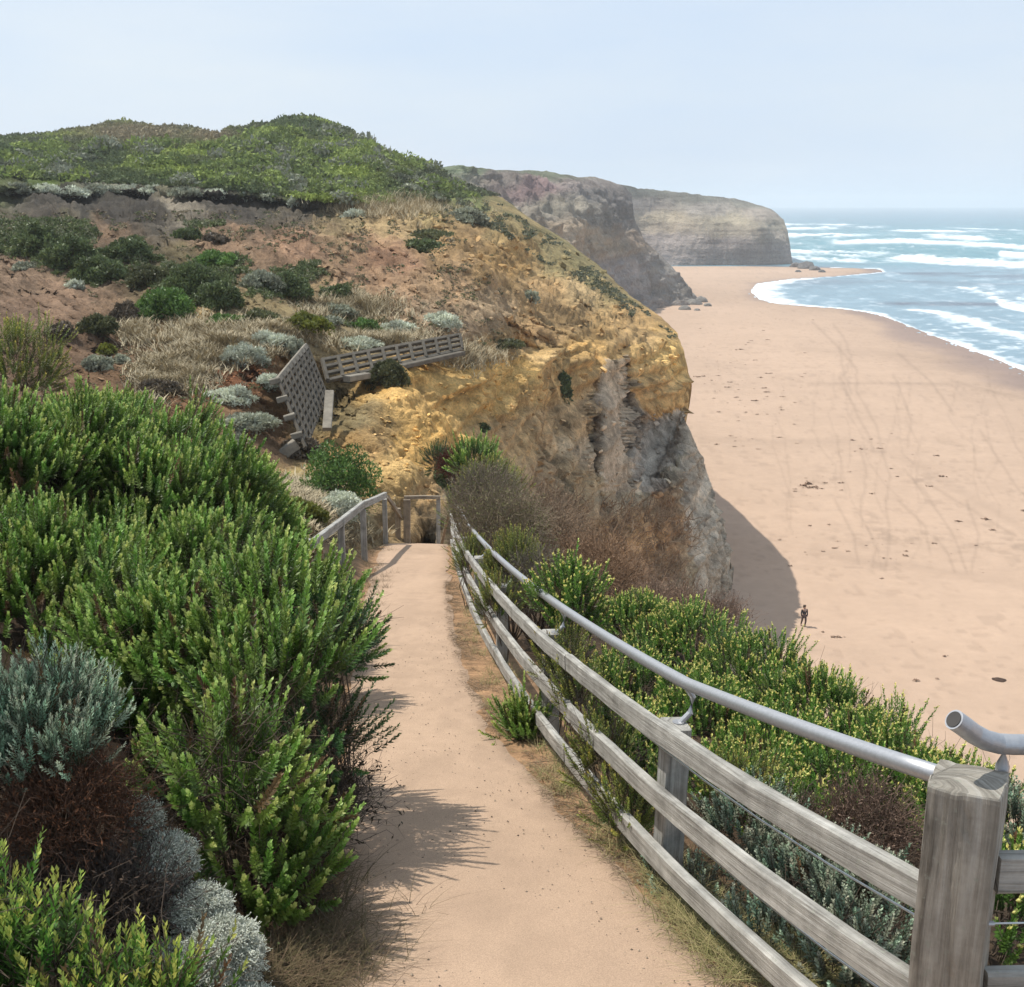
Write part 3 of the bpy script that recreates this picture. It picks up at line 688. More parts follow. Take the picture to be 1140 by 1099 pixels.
def build_fence():
    f = empty('post_and_rail_fence', (float(fenceX(3.15)), 3.15, float(rampz(3.15))))
    tag(f, 'weathered grey three rail timber fence with steel pipe handrail beside the path', 'fence')
    postY = [5.2, 8.1, 11.2, 14.6, 18.4, 22.4, 26.6]
    joints = [3.02, 6.95, 11.2, 14.6, 18.4, 22.4, 26.6]
    for hi, h in enumerate((.88, .557, .237)):
        for a, b in zip(joints[:-1], joints[1:]):
            n = max(2, int((b-a)/.35)); off = random.uniform(-.006, .006); dz = random.uniform(-.012, .012)
            pts = [fpt(a+.004+(b-a-.008)*i/n, h-.055+dz+.002*math.sin(i*1.7+hi), off) for i in range(n+1)]
            MB().beam(pts, .05, .112 if a < 6 else .105, c=.009, jit=.0026).build('rail', WOOD, f)
    for i, Y in enumerate(postY):
        p = fpt(Y, 0, .10); t = (fpt(Y+.1, 0)-fpt(Y, 0)).normalized()
        tilt = Vector((random.uniform(-.015, .015), random.uniform(-.015, .015), 0))
        mb = MB(); top = .845
        mb.beam([p+Vector((0, 0, -.5)), p+Vector((0, 0, .1)), p+Vector((0, 0, .45))+tilt*.5, p+Vector((0, 0, top))+tilt], .115, .13 if i else .15, c=.01, up=t, jit=.003)
        po = mb.build('post', WOOD if i else WOOD, f)
        for h in (.88, .557, .237):
            q = fpt(Y, h-.055, -.028); n_ = (q-fpt(Y, h-.055, 0)).normalized()
            MB().tube([q, q+n_*.012], .013, 8).build('bolt', RUST, po)
    # galvanised pipe handrail outside the posts
    pts = []
    for Y in np.arange(3.2, 26.6, .25):
        pts.append(fpt(Y, 1.14-.10*min(1, (Y-3.2)/2)-.0*Y, .17))
    MB().tube(pts, .031, 14).build('handrail', STEEL, f, smooth=True)
    for Y in postY[:6]:
        h = 1.14-.10*min(1, (Y-3.2)/2)
        a = fpt(Y, .83, .13); b = fpt(Y, h-.15, .19); c = fpt(Y, h-.07, .20); d = fpt(Y, h-.02, .17)
        mb = MB().tube([a, b, c, d], .016, 10); mb.tube([a+Vector((0, 0, .014)), a+Vector((0, 0, .020))], .03, 10, up=(0, 1, 0))
        mb.build('handrail_bracket', STEEL, f)
    for h in (.73, .40):
        pts = [fpt(Y, h+.01*math.sin(Y*1.3), .03) for Y in np.arange(3.1, 26.5, .5)]
        MB().tube(pts, .0040, 6).build('wire', WIRE, f)
    # big corner post and the level fence that leaves it to the right
    P0 = fpt(3.02, 0, .03)+Vector((.09, 0, 0)); zt = at(1080, 868, 3.05).z
    print('corner', P0, zt, at(1080, 868, 3.05))
    base = Vector((at(1078, 868, 3.05).x, 3.05, rampz(3.05)-.45))
    prof = []
    for k in range(40):
        t = 2*math.pi*k/40; c, s_ = math.cos(t), math.sin(t); r = .100/(max(abs(c), abs(s_))**.97)*(1-.10*max(0, abs(math.sin(2*t))-.9)*10*.35)
        prof.append((r*c, r*s_))
    mb = MB(); H = zt-base.z
    hs = [H*k/46 for k in range(46)]+[H-.018, H-.005, H]
    hs = sorted(set(hs))
    mb.sweep([base+Vector((.002*math.sin(h*9), .002*math.cos(h*7), h)) for h in hs], prof, up=(math.sin(.50), math.cos(.50), 0), scales=[1]*(len(hs)-3)+[1, .985, .95], jit=0)
    V0 = mb.V[0]; q = V0-np.array(base); rad = np.hypot(q[:, 0], q[:, 1])+1e-6; an = np.arctan2(q[:, 1], q[:, 0])
    dp = .006*fbm(an*5, q[:, 2]*1.6, o=4, s=301, ridge=True)-.012*sst(.35, .8, fbm(an*3.2, q[:, 2]*.9, o=3, s=302))-.010*np.exp(-((an+1.9+.12*np.sin(q[:, 2]*6))/.035)**2)-.008*np.exp(-((an+.75)/.03)**2)
    q[:, 0] *= 1+dp/rad; q[:, 1] *= 1+dp/rad; q[:, 2] += np.where(q[:, 2] > H-.03, .008*fbm(q[:, 0]*30, q[:, 1]*30, o=3, s=303), 0); mb.V[0] = q+np.array(base)
    cp = mb.build('corner_post', mat_wood('split_grey_timber', (.10, .085, .066), (.33, .30, .25), (.52, .49, .43), grain=.6, bump=1.0), f)
    dirR = Vector((1, .03, 0)).normalized()
    for py, hh in ((962, .118), (1089, .118)):
        c0 = at(1092, py, 3.04); a = Vector((base.x+.085, 3.0, c0.z)); 
        MB().beam([a+dirR*t for t in (0, .3, .7, 1.3, 2.0)], .05, hh, c=.008, jit=.002).build('rail', WOOD, f)
    a = Vector((base.x+.06, 2.985, at(1092, 1025, 3.0).z))
    MB().tube([a, a+dirR*2], .003, 6).build('wire', WIRE, f)
    MB().tube([a, a+dirR*.03], .008, 8).build('wire_clamp', STEEL, f)
    Yp = 3.12
    e = [at(1062, 801, Yp-.06), at(1072, 808, Yp-.05), at(1084, 817, Yp-.03), at(1097, 824, Yp-.02), at(1112, 828, Yp), at(1128, 829, Yp), at(1160, 829, Yp+.02), at(1300, 829, Yp+.08)]
    hp = MB().tube(e, .030, 32).build('handrail', STEEL, f)
    dq = (e[0]-e[1]).normalized(); MB().tube([e[0]+dq*.0005, e[0]+dq*.0025], .024, 20).build('pipe_end_shade', DARK, hp if hp.parent is None else f)  # flat dark disc standing in for the shade inside the open pipe
    s0 = at(1117, 845, Yp)
    MB().tube([s0+Vector((0, 0, .03)), s0+Vector((0, 0, -.02)), s0+Vector((-.002, 0, -.14))], .02, 12).build('handrail_bracket', STEEL, f, smooth=True)
build_fence()

def pts_at(L): return [at(*p) for p in L]
def build_left_rail():
    f = empty('bank_handrail', at(345, 640, 17.5))
    tag(f, 'low grey timber handrail bending over the grassy bank left of the path', 'handrail')
    A, B, C_, D = at(316, 596, 17.9), at(347, 606, 17.2), at(404, 562, 22.5), at(429, 551, 27.5)
    for p, q, w in ((A, B, .05), (B, C_, .05), (C_, D, .05)):
        MB().beam([p, (p+q)/2+Vector((0, 0, -.01)), q], w+.04, .14, c=.01, jit=.004).build('rail', WOOD, f)
    for p, dx, zb in ((B, 0, .9), (at(404, 568, 22.6), 0, 1.2), (at(428, 556, 27.6), 0, 1.3), ((B+C_)/2, 0, 1.0)):
        MB().beam([p+Vector((0, .03, -zb)), p+Vector((0, .03, .0))], .11, .11, up=(0, 1, 0), jit=.004).build('post', WOOD, f)
    g = empty('stair_handrail', at(455, 620, 29.5)); tag(g, 'brown timber posts with a level top bar where the steps go down', 'handrail')
    z = 29.3
    for x, y0, y1, w, m in ((443, 566, 640, .13, WOODB), (453, 556, 650, .17, WOODB), (488, 553, 650, .10, WOOD)):
        MB().beam([at(x, y1, z), at(x, y0, z)], w, w, up=(0, 1, 0), jit=.003).build('post', m, g)
    MB().beam([at(450, 554, z-.1), at(470, 553.5, z-.1), at(490, 554, z-.1)], .07, .09).build('top_bar', WOODB, g)
    MB().beam([at(431, 553, 27.9), at(447, 576, z-.05)], .06, .10).build('sloping_rail', WOODB, g)
    MB().beam([at(500, 570, 27.5), at(491, 608, 29)], .07, .07).build('brace', WOODB, g)
build_left_rail()

# ------------------------------------------------------------ crib retaining walls
CONC = mat_plain('weathered_concrete', (.115, .10, .078), rough=.9, noise=.35, scale=3, bump=.3, spec=.2)
CONL = mat_plain('pale_concrete', (.22, .195, .155), rough=.9, noise=.3, scale=3, bump=.3, spec=.2)
def lattice(f, A, B, C_, D, nu, nv, th, dep, cap=True):
    """A near bottom, B near top, C far top, D far bottom: beams along the wall (nv+1) and headers across (nu+1)"""
    A, B, C_, D = map(Vector, (A, B, C_, D)); n = (B-A).cross(D-A).normalized()
    if n.y > 0: n = -n
    for j in range(nv+1):
        t = j/nv; p, q = A.lerp(B, t), D.lerp(C_, t)
        last = cap and j == nv
        MB().beam([p, p.lerp(q, .5), q], th*(1.6 if last else 1), th*(1.1 if last else 1), c=.01, up=n, jit=.008).build('stretcher', CONL if last else CONC, f)
    for i in range(nu+1):
        t = i/nu; p, q = A.lerp(D, t), B.lerp(C_, t)
        MB().beam([p+n*th*.35, q+n*th*.35], th*.95, th*.8, c=.01, up=n, jit=.008).build('header', CONC, f)
    return n
def build_walls():
    f = empty('retaining_wall', at(335, 505, 33.5)); tag(f, 'tall leaning concrete crib wall with a diamond lattice face', 'retaining wall')
    A, B, C_, D = at(339, 499, 32.6), at(309, 424, 34.2), at(341, 385, 39.0), at(363, 441, 37.8)
    n = lattice(f, A, B, C_, D, 9, 9, .105, .3)
    for k in range(4):
        p = A.lerp(B, .18+.27*k); MB().beam([p+n*.1, p+Vector((-.22, -.08, -.02))], .15, .17, c=.02, jit=.01).build('header_end', CONL, f)
    MB().beam([at(293, 524, 32.3), at(322, 500, 32.5), at(330, 494, 32.6)], .25, .30, c=.02).build('footing', CONL, f)
    back = MB(); 
    MB().beam([at(367, 436, 36.9), at(364, 478, 34.9)], .28, .12, c=.02).build('coping', CONL, f)
    f2 = empty('retaining_wall', at(430, 412, 43)); tag(f2, 'long low concrete crib wall with three open courses beyond the taller one', 'retaining wall')
    A, B, C_, D = at(364, 424, 40.0), at(358, 401, 41.0), at(511, 373, 47.5), at(514, 389, 46.8)
    lattice(f2, A, B, C_, D, 10, 3, .13, .3, cap=False)
    MB().beam([at(385, 424, 40.6), at(450, 407, 43.4), at(512, 393, 46.5)], .5, .16, c=.02).build('footing', CONC, f2)
    MB().beam([at(386, 422, 39.9), at(409, 418, 40.9)], .3, .2, c=.02).build('footing', CONL, f2)
build_walls()

# ------------------------------------------------------------ the walker on the beach
def skin_obj(name, verts, edges, radii, mat, parent=None, sub=2, root=0):
    me = bpy.data.meshes.new(name); me.from_pydata(verts, edges, []); me.update()
    o = bpy.data.objects.new(name, me); COL.objects.link(o)
    md = o.modifiers.new('Skin', 'SKIN'); md.use_smooth_shade = True
    for i, r in enumerate(radii): me.skin_vertices[0].data[i].radius = (r, r) if not isinstance(r, tuple) else r
    me.skin_vertices[0].data[root].use_root = True
    sd = o.modifiers.new('Sub', 'SUBSURF'); sd.levels = sub; sd.render_levels = sub
    me.materials.append(mat)
    if parent: o.parent = parent
    return o
def build_person():
    X, Y, z = at_z(894.5, 698, BZ+.25); rt = empty('person', (float(X), float(Y), float(z)), math.radians(12))
    tag(rt, 'person walking on the sand in dark jacket and trousers at the shadow edge', 'person')
    skin = mat_plain('skin', (.42, .25, .17), rough=.6, noise=.05); jk = mat_plain('dark_jacket', (.035, .03, .034), rough=.9); tr = mat_plain('brown_trousers', (.09, .06, .055), rough=.9); hr = mat_plain('brown_hair', (.05, .032, .02), rough=.8); sh = mat_plain('grey_scarf', (.35, .33, .32), rough=.9)
    V = [(0,0,.95),(0,0,1.15),(0,0,1.38),(0,0,1.50),(0,-.01,1.58),(0,-.01,1.68),
         (.10,0,.90),(.11,-.10,.50),(.11,.02,.10),(.11,-.14,.05),(-.10,0,.90),(-.11,.09,.50),(-.11,.24,.14),(-.11,.12,.05),
         (.20,0,1.40),(.27,.05,1.14),(.25,-.05,.92),(.25,-.08,.84),(-.20,0,1.40),(-.27,-.03,1.14),(-.26,-.10,.92),(-.26,-.13,.84)]
    E = [(0,1),(1,2),(2,3),(3,4),(4,5),(0,6),(6,7),(7,8),(8,9),(0,10),(10,11),(11,12),(12,13),(2,14),(14,15),(15,16),(16,17),(2,18),(18,19),(19,20),(20,21)]
    Rr = [(.14,.10),(.13,.10),(.15,.11),.06,(.085,.1),(.08,.095),.085,.06,.045,.04,.085,.06,.045,.04,.06,.048,.035,.03,.06,.048,.035,.03]
    b = skin_obj('body', V, E, Rr, skin, rt)
    def sub(name, ids, sc, m, extra=None):
        mp_ = {k: i for i, k in enumerate(ids)}
        e = [(mp_[a], mp_[c]) for a, c in E if a in mp_ and c in mp_]
        r = [((x[0]*sc, x[1]*sc) if isinstance(x, tuple) else x*sc) for x in (Rr[k] for k in ids)]
        return skin_obj(name, [V[k] for k in ids], e, r, m, rt)
    sub('jacket', [0,1,2,14,15,16,18,19,20], 1.22, jk); sub('trousers', [0,6,7,8,10,11,12], 1.25, tr)
    skin_obj('hair', [(0,.02,1.66),(0,.01,1.73),(0,.05,1.60)], [(0,1),(0,2)], [.095,.075,.06], hr, rt, 1)
    skin_obj('scarf', [(0,-.06,1.47),(0,-.10,1.36),(.01,-.12,1.27)], [(0,1),(1,2)], [.06,.045,.03], sh, rt, 1)
    for v in ((8,9),(12,13)): skin_obj('shoe', [tuple(V[v[0]][i]+(0,0,-.03)[i] for i in range(3)), V[v[1]]], [(0,1)], [.055,.05], hr, rt, 1)
build_person()
# ------------------------------------------------------------ plants: generators (all return V, F(list), C)
LEAF = mat_leaf('living_leaves', .28, .5, .35)
SOFT = mat_leaf('felted_leaves', .2, .8, .1)
TWIG = mat_leaf('dry_twigs', 0, .9, .1)
UP = np.array([0, 0, 1.])
def unit(v): return v/(np.linalg.norm(v, axis=-1, keepdims=True)+1e-9)
def frame(d):
    a = np.where(np.abs(d[..., 2:3]) > .9, np.array([1., 0, 0]), UP)
    u = unit(np.cross(d, a)); return u, np.cross(d, u)
def quads(n): return np.arange(n*4).reshape(-1, 4)
def merge(*parts):
    V, Fs, C, n = [], {}, [], 0
    for v, f, c in parts:
        if not len(v): continue
        V.append(v); C.append(c)
        for g in (f if isinstance(f, list) else [f]):
            Fs.setdefault(g.shape[1], []).append(g+n)
        n += len(v)
    return np.concatenate(V), [np.concatenate(x) for x in Fs.values()], np.concatenate(C)
def shoots(base, d, L, nl, ll, lw, a0, a1, cA, cB, cT, s0=.15, curl=.3, rs=R, tipk=.86, stem=(.10, .09, .05), head=0):
    n = len(base); L = np.broadcast_to(L, n)[:, None, None]
    s = s0+(1-s0)*(np.arange(nl)+rs.rand(n, nl))/nl; s = s[..., None]
    d = d[:, None]; dd = unit(d+UP*curl*s)
    pos = base[:, None]+(d*s+UP*curl*.5*s*s)*L
    phi = (np.arange(nl)*2.399)[None, :, None]+rs.rand(n, 1, 1)*6.28+rs.rand(n, nl, 1)*.6
    u, v = frame(dd); rad = u*np.cos(phi)+v*np.sin(phi); side = -u*np.sin(phi)+v*np.cos(phi)
    ang = a0+(a1-a0)*s**1.5+rs.randn(n, nl, 1)*.12
    ld = dd*np.cos(ang)+rad*np.sin(ang)
    k = (ll*(1-.45*s**3))*(.8+.4*rs.rand(n, nl, 1)); w = lw*(.8+.4*rs.rand(n, nl, 1))
    V = np.stack([pos, pos+ld*k*.5+side*w*.5, pos+ld*k, pos+ld*k*.5-side*w*.5], 2).reshape(-1, 3)
    cA, cB, cT = map(np.array, (cA, cB, cT))
    c = cA+(cB-cA)*np.clip(s*1.1, 0, 1)**1.3
    c = np.where(s > tipk, cT, c)
    hue = 1+(rs.rand(n, 1, 1)-.5)*np.array([.5, .1, .2]); brown = rs.rand(n, 1, 1) < .035
    c = np.where(brown, np.array([.13, .085, .04]), c)*hue*(.70+.6*rs.rand(n, 1, 1))*(.85+.3*rs.rand(n, nl, 1))
    C = np.repeat(c[:, :, None], 4, 2).reshape(-1, 3)
    # stem
    p0 = base; p1 = (base[:, None]+(d*.9+UP*curl*.4)*L)[:, 0]; st = curves(np.stack([p0-(p1-p0)*.3, p0, p1], 1), .0022, .0012, stem, rs=rs)
    parts = [(V, quads(n*nl), C), st]
    if head:
        sel = rs.rand(n) < .8; q = (base+(dd[:, -1]*.5+d[:, 0]*.5)*L[:, 0]*1.0+UP*curl*.25*L[:, 0])[sel]; k = len(q)
        o8 = np.array([(1, 0, 0), (0, 1, 0), (-1, 0, 0), (0, -1, 0), (0, 0, .8), (0, 0, -1)])*head
        V2 = (q[:, None]+o8*(.7+.6*rs.rand(k, 1, 1))+UP*head*.3).reshape(-1, 3); t = np.array([(0, 1, 4), (1, 2, 4), (2, 3, 4), (3, 0, 4), (1, 0, 5), (2, 1, 5), (3, 2, 5), (0, 3, 5)])
        parts.append((V2, (np.arange(k)[:, None, None]*6+t).reshape(-1, 3), np.repeat(cT*(.7+.5*rs.rand(k, 1)), 6, 0)))
    return merge(*parts)
def curves(P, r0, r1, col, var=.3, rs=R, sides=3):
    """P (n,k,3) -> three sided tapering tubes"""
    n, k, _ = P.shape
    if n == 0: return np.zeros((0, 3)), np.zeros((0, 4), int), np.zeros((0, 3))
    t = unit(np.gradient(P, axis=1)); u, v = frame(t)
    r = (r0+(r1-r0)*np.linspace(0, 1, k))[None, :, None]*(.7+.6*rs.rand(n, 1, 1))
    V = np.stack([P+r*(u*math.cos(a)+v*math.sin(a)) for a in np.arange(sides)*2*math.pi/sides], 2)
    i = np.arange(n*k*sides).reshape(n, k, sides)
    Fq = np.concatenate([np.stack([i[:, :-1, j], i[:, 1:, j], i[:, 1:, (j+1) % sides], i[:, :-1, (j+1) % sides]], -1).reshape(-1, 4) for j in range(sides)])
    c = np.array(col)*(1-var/2+var*rs.rand(n, 1))
    return V.reshape(-1, 3), Fq, np.repeat(c[:, None], k*sides, 1).reshape(-1, 3)
def blades(base, L, w, lean, cA, cB, rs=R, seg=4, droop=.5):
    """flat curved grass blades"""
    n = len(base); az = rs.rand(n)*6.283; ln = lean*(.3+rs.rand(n)); L = L*(.5+.8*rs.rand(n))
    h = np.stack([np.cos(az), np.sin(az), 0*az], 1); sd = np.stack([-np.sin(az), np.cos(az), 0*az], 1)
    s = np.linspace(0, 1, seg)[None, :, None]
    P = base[:, None]+L[:, None, None]*(h[:, None]*(ln[:, None, None]*s+droop*s*s*ln[:, None, None])+UP*(s-droop*.6*s*s*ln[:, None, None]))
    ww = (w*(1-s*.9))*sd[:, None]
    V = np.stack([P-ww, P+ww], 2); i = np.arange(n*seg*2).reshape(n, seg, 2)
    Fq = np.stack([i[:, :-1, 0], i[:, :-1, 1], i[:, 1:, 1], i[:, 1:, 0]], -1).reshape(-1, 4)
    m = rs.rand(n, 1); c = np.array(cA)*(1-m)+np.array(cB)*m; c = c*(.7+.6*rs.rand(n, 1))
    return V.reshape(-1, 3), Fq, np.repeat(c[:, None], seg*2, 1).reshape(-1, 3)
def dome(n, rs, low=-.25):
    """roughly even directions over a dome"""
    i = np.arange(n)+.5; z = low+(1-low)*i/n; z = np.clip(z+rs.randn(n)*.04, low, 1); ph = i*2.399963+rs.rand()*6.28+rs.randn(n)*.15
    r = np.sqrt(np.maximum(0, 1-z*z)); d = np.stack([r*np.cos(ph), r*np.sin(ph), z], 1); return d[rs.permutation(n)]
def branches(root, tips, r0, rs, col=(.12, .09, .065), thin=.004):
    n = len(tips); s = np.linspace(0, 1, 6)[None, :, None]
    mid = (root+tips)/2+rs.randn(n, 3)*np.linalg.norm(tips-root, axis=1, keepdims=True)*.12+np.array([0, 0, -.05])
    P = root*(1-s)**2+mid[:, None]*2*s*(1-s)+tips[:, None]*s*s
    P[:, 1:-1] += rs.randn(n, 4, 3)*.012
    return curves(P, r0, thin, col, rs=rs, sides=4)
def inner_twigs(c, rad, n, rs, L=.25, col=(.10, .075, .055), r=.0022):
    d = dome(n, rs, -.5); p = c+d*rad*(.35+.5*rs.rand(n, 1)); dr = unit(d+rs.randn(n, 3)*.6)
    s = np.linspace(0, 1, 4)[None, :, None]
    P = p[:, None]+dr[:, None]*s*L*(.5+rs.rand(n, 1, 1))+rs.randn(n, 4, 3)*.02
    return curves(P, r, r*.4, col, rs=rs)

KIND = dict(
 heath=dict(head=.007, L=.27, nl=60, ll=.043, lw=.0155, a0=1.05, a1=.35, cA=(.080, .125, .028), cB=(.185, .310, .050), cT=(.42, .52, .16), curl=.5, up=.50, per=19, lr=.15, tipk=.88),
 heath_dark=dict(L=.20, nl=48, ll=.034, lw=.0095, a0=1.05, a1=.45, cA=(.024, .048, .016), cB=(.05, .115, .028), cT=(.12, .18, .06), curl=.3, up=.35, per=16, lr=.14, tipk=.95),
 bud=dict(head=.011, L=.22, nl=46, ll=.036, lw=.012, a0=1.0, a1=.35, cA=(.07, .125, .025), cB=(.16, .30, .045), cT=(.72, .68, .22), curl=.5, up=.7, per=13, lr=.13, tipk=.93),
 olive=dict(L=.22, nl=40, ll=.032, lw=.010, a0=1.0, a1=.5, cA=(.10, .12, .03), cB=(.22, .25, .045), cT=(.42, .38, .09), curl=.4, up=.6, per=14, lr=.14, tipk=.93),
 salt=dict(L=.14, nl=34, ll=.024, lw=.011, a0=1.1, a1=.6, cA=(.13, .155, .105), cB=(.25, .29, .20), cT=(.36, .41, .29), curl=.4, up=.5, per=15, lr=.10, tipk=.9),
 pale=dict(L=.12, nl=40, ll=.024, lw=.0045, a0=1.0, a1=.35, cA=(.17, .23, .15), cB=(.30, .40, .27), cT=(.44, .54, .38), curl=.5, up=.7, per=20, lr=.07, tipk=.8),
 broad=dict(L=.20, nl=34, ll=.040, lw=.0105, a0=1.0, a1=.35, cA=(.04, .10, .018), cB=(.13, .26, .035), cT=(.40, .46, .10), curl=.5, up=.8, per=7, lr=.08, tipk=.82),
)
def shrub(name, label, cat, kind, px, py, Y, rx, ry, rz, seed, group=None, lobes=None, lean=(0.12, 0, 0), trans=None, mat=LEAF, twigs=True, size=1.0, low=-.25, dens=1.0, gap=.0, rootdz=None):
    rs = np.random.RandomState(seed); K = dict(KIND[kind]); K['L'] *= size; K['ll'] *= size; K['lw'] *= size; K['lr'] *= size
    c = np.array(at(px, py, Y)); rad = np.array([rx, ry, rz])
    gz = float(ground_z(c[0], c[1]))-.05 if rootdz is None else c[2]-rootdz
    root = np.array([c[0]+rs.randn()*.05, c[1]+rs.randn()*.05, min(gz, c[2]-.15)])
    if lobes is None: lobes = int(max(10, 2.4*(rx*ry+rz*(rx+ry))/(K['lr']**2)/1.9*dens))
    d = dome(lobes, rs, low)
    big = 1+.55*fbm(d[:, 0]*2.4+seed, d[:, 1]*2.4, d[:, 2]*2.4, o=3, s=seed)
    lp = c+d*rad*big[:, None]*(.70+.3*rs.rand(lobes, 1))-np.array([0, 0, K['L']*.35])
    keep = (rs.rand(lobes) > gap) & (fbm(d[:, 0]*2.6+seed*3, d[:, 1]*2.6, d[:, 2]*2.6, o=2, s=seed+9) > (-.08 if kind == 'heath' else -.3)); lp = lp[keep]; d = d[keep]; m = K['per']; n = len(lp)
    u, v = frame(d); q = rs.randn(n, m, 2)*.55
    off = (u[:, None]*q[..., :1]+v[:, None]*q[..., 1:])
    base = lp[:, None]+off*K['lr']-d[:, None]*K['L']*.25*rs.rand(n, m, 1)
    dr = unit(d[:, None]*(1-K['up'])+UP*K['up']+off*.6+np.array(lean)+rs.randn(n, m, 3)*.10)
    Ls = K['L']*(.65+.5*rs.rand(n, 1))*(.8+.35*rs.rand(n, m))
    tone = np.ones((n, m, 1))*(.8+.4*rs.rand(n, 1, 1))
    g = shoots(base.reshape(-1, 3), dr.reshape(-1, 3), Ls.reshape(-1), K['nl'], K['ll'], K['lw'], K['a0'], K['a1'], K['cA'], K['cB'], K['cT'], curl=K['curl'], rs=rs, tipk=K['tipk'], head=K.get('head', 0))
    o = empty(name, root.tolist()); tag(o, label, cat, group)
    Vv, Ff, Cc = g
    mesh('foliage', Vv-root, Ff, mat, np.clip(Cc, .005, 1), o)
    br = branches(root, lp[rs.permutation(n)[:max(6, n//2)]], .018*min(1, rx*1.5), rs)
    if twigs:
        br = merge(br, inner_twigs(c, rad, int(900*rx*rz+60), rs))
    mesh('branches', br[0]-root, br[1], TWIG, br[2], o)
    return o

# ---- the near bank, left of the path
HG = 'green heath shrubs on the bank left of the path'
for i, (px, py, Y, rx, ry, rz, kd, lab) in enumerate([
 (60, 562, 11.0, 1.30, 1.1, 1.02, 'heath', 'large bright green heath shrub with upright tipped shoots at the left picture edge, upper bank'),
 (-70, 540, 10.6, 1.25, 1.1, 1.0, 'heath', 'green heath shrub cut by the left edge of the photo below the sandy slope'),
 (195, 592, 11.2, 1.05, 1.0, .92, 'heath', 'bright green heath shrub in the middle of the bank with dark hollows beneath'),
 (120, 508, 14.6, 1.50, 1.1, .72, 'heath', 'highest green heath shrub, its shoots meeting the bare slope behind'),
 (238, 562, 14.2, .80, .8, .62, 'heath', 'green heath shrub below the grey cushions and crib wall'),
 (298, 712, 6.5, .44, .5, .48, 'heath', 'rounded green heath shrub nearest the bend of the low handrail'),
 (60, 700, 8.2, 1.0, .9, .80, 'heath', 'tall green heath shrub standing directly behind the silvery green bush'),
 (205, 745, 6.8, .66, .6, .60, 'heath', 'green heath shrub at the centre of the lower bank with pale shoot tips'),
 (310, 790, 5.6, .33, .38, .42, 'heath', 'bushy green heath shrub leaning out toward the path edge'),
 (375, 715, 6.2, .13, .2, .19, 'heath_dark', 'dark green twiggy heath branch reaching furthest over the path'),
 (362, 825, 5.5, .13, .2, .17, 'heath_dark', 'dark green heath clump hanging low over the path shadow'),
 (292, 960, 4.7, .30, .34, .27, 'heath', 'lowest green heath shrub beside the path above the brown grass'),
 (215, 870, 5.6, .30, .33, .28, 'heath', 'small green heath shrub wedged behind the whitish cushion bush'),
 (372, 680, 12.0, .26, .3, .20, 'heath', 'small green heath shrub just below the low grey handrail'),
 (322, 694, 9.4, .50, .5, .38, 'heath', 'green heath shrub rising behind the path side clump below the low handrail'),
 (240, 640, 9.0, .50, .5, .45, 'heath', 'green heath shrub at the right shoulder of the upper bank'),
 (262, 858, 4.7, .27, .27, .33, 'heath', 'heath clump above the lowest one, its shoots against dark dead wood'),
 (150, 830, 6.6, .45, .4, .34, 'heath_dark', 'shaded dark heath clump behind the russet dry bush'),
]):
    shrub('heath_shrub', lab, 'shrub', kd, px, py, Y, rx, ry, rz, 300+i, HG, lean=(.16, -.03, 0), gap=.10)
shrub('coastal_shrub', 'yellow green leafy shrub at the foot of the sandy slope, far left', 'shrub', 'olive', 18, 412, 18, .75, .6, .62, 331, size=1.5, dens=1.1)
_shade_shrub = shrub('heath_shrub', 'tall dark heath shrub added out of view on the left to shade the path', 'shrub', 'heath_dark', -260, 480, 4.6, .55, .85, .95, 333, HG, dens=.8)  # unseen shrub, added so that its shadow falls across the path
shrub('silvery_shrub', 'soft silvery green bush with fine feathery leaves, left edge', 'shrub', 'pale', 42, 812, 4.3, .27, .26, .26, 332, mat=SOFT, lean=(.08, 0, 0), size=1.0)
for i, (px, py, Y, rx, rz, lab) in enumerate([(50, 1090, 3.05, .15, .14, 'bright green leafy shrub with yellowish tips in the bottom left corner'), (-30, 1040, 3.1, .13, .19, 'tall yellow green leafy shrub cut by the left edge near the bottom'),
                                          (125, 1150, 2.9, .10, .12, 'low green leafy shrub along the bottom edge beside the whitish cushion bush'), (182, 1125, 3.0, .04, .10, 'single upright leafy green shoot with a yellow flower tip at the bottom edge')]):
    shrub('leafy_shrub', lab, 'shrub', 'broad', px, py, Y, rx, rx, rz, 340+i, 'bright leafy shrubs in the corner', dens=1.3, lean=(.05, 0, 0))
